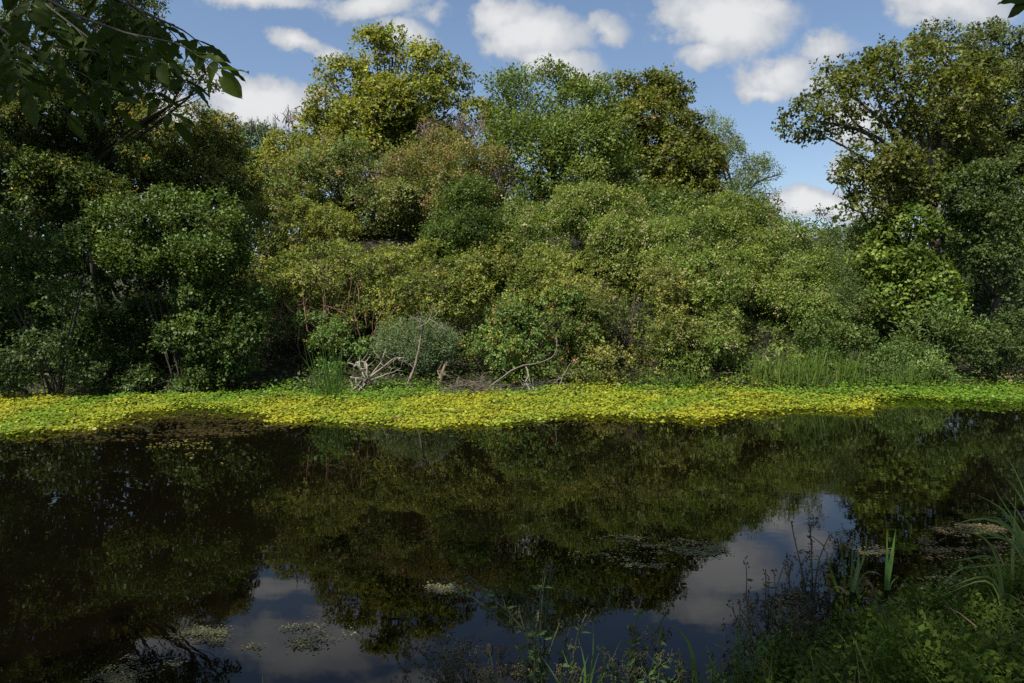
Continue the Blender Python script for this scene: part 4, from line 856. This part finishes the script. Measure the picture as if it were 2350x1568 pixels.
# leafy cover of the near bank on the right: nobody could count it
rng = np.random.default_rng(401); mb = MB()
n = 9000; x = rng.uniform(.9, 7.5, n); y = rng.uniform(2.6, 8.2, n); s_ = near_shore(x) - y
k = (s_ > -.25 + rng.normal(0, .08, n)) & (x > .95 + .25 * rng.random(n)); x, y, s_ = x[k], y[k], s_[k]; n = len(x)
hh = (.12 + .13 * np.clip(s_, 0, 1)) * (1 + .6 * vnoise(x, y, 1.3, 51) + .7 * vnoise(x, y, 3.5, 52))
red = np.clip(1.6 - x + .5 * vnoise(x, y, 1.5, 60), 0, 1)
for i in range(7):
    zz_ = np.maximum(ground_z(x, y), 0) + hh * rng.uniform(.35, 1.1, n)
    p = np.stack([x + rng.normal(0, .05, n), y + rng.normal(0, .05, n), zz_], 1)
    a = rng.uniform(0, 6.28, n); d = unit(np.stack([np.cos(a), np.sin(a), rng.normal(-.15, .25, n)], 1)); nr = unit(np.stack([rng.normal(0, .5, n), rng.normal(-.1, .5, n), np.ones(n)], 1)); nr = unit(nr - np.einsum('ij,ij->i', nr, d)[:, None] * d)
    L = rng.uniform(.018, .044, n) * (1 - .3 * red); c = np.array([.085, .125, .018]) * (.7 + .5 * rng.random((n, 1))) * (1 + .5 * vnoise(x, y, 2.0, 53 + i))[:, None]
    br = rng.random(n) < .05 + .3 * red; c[br] = np.array([.10, .07, .035]) * rng.uniform(.5, 1.3, (br.sum(), 1))
    leaf_quads(mb, p, d, nr, L, L * .62, c)
bl_ = []
for i in range(46):
    xx = rng.uniform(1.3, 4.6); yq = near_shore(xx) - rng.uniform(.1, 2.0); rr = rng.uniform(.1, .2); bl_.append((np.array([xx, yq, max(0, float(ground_z(xx, yq))) + rng.uniform(.06, .18)]), np.array([rr, rr, rr * rng.uniform(.8, 1.3)])))
foliage(mb, rng, bl_, .10, .04, [(.034, .06, .010), (.065, .095, .014)], cov=.6, habit='up', nl=10, aspect=.58, gaps=0)
o = mb.build('ground_cover', BIGLEAF); o['kind'] = 'stuff'; o['label'] = 'dense low leafy weeds covering the near bank at the lower right'
mb = MB()
for i in range(900):
    xx = rng.uniform(.9, 6.5); yy_ = near_shore(xx) - rng.uniform(-.15, 1.8); b = np.array([xx, yy_, max(0, float(ground_z(xx, yy_)))])
    a = rng.uniform(0, 6.28); blade_mesh(mb, arc(b, (math.cos(a) * .7, math.sin(a) * .7), rng.uniform(.2, .5), rng.uniform(0, .8), 6), rng.uniform(.006, .013), np.array([.09, .13, .035] if rng.random() < .75 else [.18, .14, .07]) * rng.uniform(.6, 1.3), rng)
o = mb.build('grass', BLADE); o['kind'] = 'stuff'; o['label'] = 'thin grass stems mixed into the leafy near bank'

# ------------------------------------------------------------------ the tree over the viewer
TB = np.array([-3.4, -1.6, float(ground_z(-3.4, -1.6)) - .1])
t = thing('hickory_tree', 'tree overhanging the viewer with large dark pointed leaves across the upper left', 'tree', TB)
rng = np.random.default_rng(501); m = MB(); BK = (.06, .05, .038)
top = np.array([-3.0, -1.8, 13.8]); trunk = wiggle(rng, [TB, [-3.3, -1.5, 4.5], [-3.1, -1.8, 9], top], 14, .18)
tube(m, trunk, np.linspace(.26, .06, 14), BK, 9)
crown_l = [((-4.6, -2.2, 12.6), (2.6, 2.4, 1.7)), ((-2.2, -1.2, 13.6), (2.5, 2.2, 1.7)), ((-.2, -2.4, 12.8), (2.3, 2.2, 1.5)), ((-6.6, -3.4, 11.6), (2.2, 2.2, 1.5)), ((-3.2, -4.4, 12.6), (2.8, 2.2, 1.5)), ((-3.4, .6, 12.4), (2.2, 1.6, 1.2)), ((-.8, .6, 12.4), (2.2, 1.5, 1.2)), ((-5.8, -.4, 11.6), (2.0, 1.8, 1.2)), ((1.2, -.6, 12.2), (1.8, 1.9, 1.2))]
for c, r in crown_l:
    k = trunk[rng.integers(9, 13)]; c = np.array(c); q = wiggle(rng, [k, (k + c) / 2 + [0, 0, .4], c], 8, .25); q[0] = k; tube(m, q, np.linspace(.07, .02, 8), BK, 6)
    for _ in range(4):
        e = c + unit(rng.normal(0, 1, 3)) * np.array(r) * .8; tube(m, wiggle(rng, [q[5], (q[5] + e) / 2, e], 5, .1), np.linspace(.025, .006, 5), BK, 4)
m.build('trunk', BARK, t, True)
fm = MB(); foliage(fm, rng, [(np.array(c), np.array(r)) for c, r in crown_l],  .7, .24, [(.03, .06, .012), (.05, .085, .018)], gaps=0, cov=.45, aspect=.42)
fm.build('crown', LEAF, t)

# large leaves: a few shared meshes, every leaf an object
def seen_at(p):
    r = p - np.array([0, 0, CAM_Z]); f = r[1] * _cp - r[2] * _sp; return 1175 + PX * r[0] / f, 784 - PX * (r[2] * _cp + r[1] * _sp) / f
LVF = []; restm = MB()
def big_leaf(seed):
    rng = np.random.default_rng(seed); n = 9; tt = np.linspace(0, 1, n); wv = np.sin(math.pi * np.clip(tt, 0, 1) ** .85) ** .8 * (1 - .35 * tt ** 3); wv[-1] = .0; wv[0] = .05
    wd = .19 * wv; bend = -.10 * tt ** 2 * rng.uniform(.3, 1.6); tw = rng.normal(0, .03, n)
    V, F = [], []
    for i in range(n):
        V += [(-wd[i], tt[i], bend[i] + .35 * wd[i] + tw[i]), (0, tt[i], bend[i]), (wd[i], tt[i], bend[i] + .35 * wd[i] - tw[i])]
    for i in range(n - 1):
        for j in (0, 1): a = i * 3 + j; F += [(a, a + 1, a + 4), (a, a + 4, a + 3)]
    mb = MB(); mb.add(V, F, np.array([.036, .060, .005]) * rng.uniform(.75, 1.3)); LVF.append((np.array(V), np.array(F))); return mb.mesh('leaf', BIGLEAF, smooth=True)
LM = [big_leaf(600 + i) for i in range(6)]
from mathutils import Matrix
NL = [0]; twm = MB()
def put_leaf(p, d, nr, L):
    d = unit(d); nr = nr - d * float(np.dot(nr, d)); nr = unit(nr); s = np.cross(d, nr)
    su, sv = seen_at(p + d * L * .5)
    if NL[0] >= 298 or not (-20 < su < 2380 and -20 < sv < 420):
        V, F = LVF[int(rng.integers(0, 6))]; restm.add(p + L * (V[:, :1] * s + V[:, 1:2] * d + V[:, 2:] * nr), F, np.array([.036, .060, .005]) * rng.uniform(.75, 1.3)); return
    NL[0] += 1
    o = bpy.data.objects.new('leaf', LM[int(rng.integers(0, 6))]); COL.objects.link(o); o.parent = t
    M = Matrix([(s[0] * L, d[0] * L, nr[0] * L, p[0] - TB[0]), (s[1] * L, d[1] * L, nr[1] * L, p[1] - TB[1]), (s[2] * L, d[2] * L, nr[2] * L, p[2] - TB[2]), (0, 0, 0, 1)])
    o.matrix_basis = M
def compound(p, d, ln, pairs, L):
    """a pinnate leaf: leaflets in pairs along a drooping stalk and one at the end"""
    d = unit(d); k = np.array([p + d * ln * s - np.array([0, 0, 1]) * ln * .28 * s ** 2 for s in np.linspace(0, 1, 7)]); tube(twm, k, np.linspace(.0026, .0012, 7), (.05, .065, .02), 4)
    nr = unit(np.array([rng.normal(0, .35), -.55 + rng.normal(0, .35), .75])); e = unit(k[-1] - k[-2]); s = unit(np.cross(e, nr))
    for j in range(pairs):
        q = k[int(round(2 + j * 4.0 / max(1, pairs)))]
        for sg in (-1, 1): put_leaf(q, e * rng.uniform(.45, .8) + sg * s * .85 + np.array([0, 0, -.25]) + rng.normal(0, .1, 3), nr + rng.normal(0, .25, 3), L * rng.uniform(.75, 1.0) * (.8 + .1 * j))
    put_leaf(k[-1], e + rng.normal(0, .08, 3), nr + rng.normal(0, .2, 3), L * rng.uniform(.95, 1.15))
BRN_ = [[(-260, -330, 2.5), (-20, -60, 2.4), (180, 40, 2.3), (330, 85, 2.2), (405, 100, 2.15)], [(-260, -330, 2.6), (-80, 0, 2.6), (60, 110, 2.5), (190, 170, 2.4)], [(-160, -300, 2.7), (150, -80, 2.7), (280, 0, 2.6), (340, 30, 2.6)],
        [(-300, -100, 2.9), (-60, 40, 2.9), (80, 90, 2.8), (260, 130, 2.7), (350, 140, 2.6)], [(-200, -200, 2.3), (-60, 0, 2.2), (0, 90, 2.15)], [(-160, -200, 2.8), (100, 20, 2.8), (280, 150, 2.75), (330, 190, 2.7)], [(-220, -100, 2.7), (-20, 90, 2.7), (80, 170, 2.65)], [(-60, -260, 2.5), (180, -60, 2.45), (300, 10, 2.4), (420, 70, 2.35)], [(-160, -300, 3.0), (60, -40, 3.0), (200, 60, 2.9), (300, 100, 2.8)]]
KS = []
for pts in BRN_:
    start = trunk[4]; q = [W(*p) for p in pts]; k = wiggle(rng, [start, (start + q[0]) / 2 + [0, 0, .3]] + q, 30, .05); bm_ = MB(); tube(bm_, k, np.linspace(.022, .003, 30), BK, 5); bm_.build('branch', BARK, t, True)
    KS.append(k)
for k in KS: compound(k[-1], unit(k[-1] - k[-3]) + [.15, 0, -.15], .17, 3, .115)
cand = [(k, i) for k in KS for i in range(12, 29) if -60 < seen_at(k[i])[0] < 425 and seen_at(k[i])[1] > -70]
rng.shuffle(cand); cand = cand + cand[:8]
for n_, (k, i) in enumerate(cand):
    fw = unit(k[i + 1] - k[i - 1]); sg = 1 if n_ % 2 else -1
    compound(k[i], fw * .6 + np.array([.3 * sg + .1, rng.normal(0, .35), -.5 + .45 * rng.random()]), rng.uniform(.13, .21), 4, rng.uniform(.085, .115))
kq = wiggle(rng, [trunk[5], W(1500, -500, 2.6), W(2250, -170, 2.3), W(2345, -20, 2.2)], 22, .05); bm_ = MB(); tube(bm_, kq, np.linspace(.025, .003, 22), BK, 5); bm_.build('branch', BARK, t, True)
NL[0] -= 2
put_leaf(W(2385, -5, 2.2), W(2296, 3, 2.2) - W(2385, -5, 2.2), np.array([.1, -.75, .5]), .125)
put_leaf(W(2378, -8, 2.2), W(2308, 42, 2.18) - W(2378, -8, 2.2), np.array([-.3, -.8, .4]), .12)
o = restm.build('leaves', BIGLEAF, t, True); o['kind'] = 'stuff'
twm.build('leaf_stalk', BARK, t)['kind'] = 'stuff'
print('CAND', len(cand)); print('BIGLEAVES', NL[0], 'LEAVES', TOTAL[0])
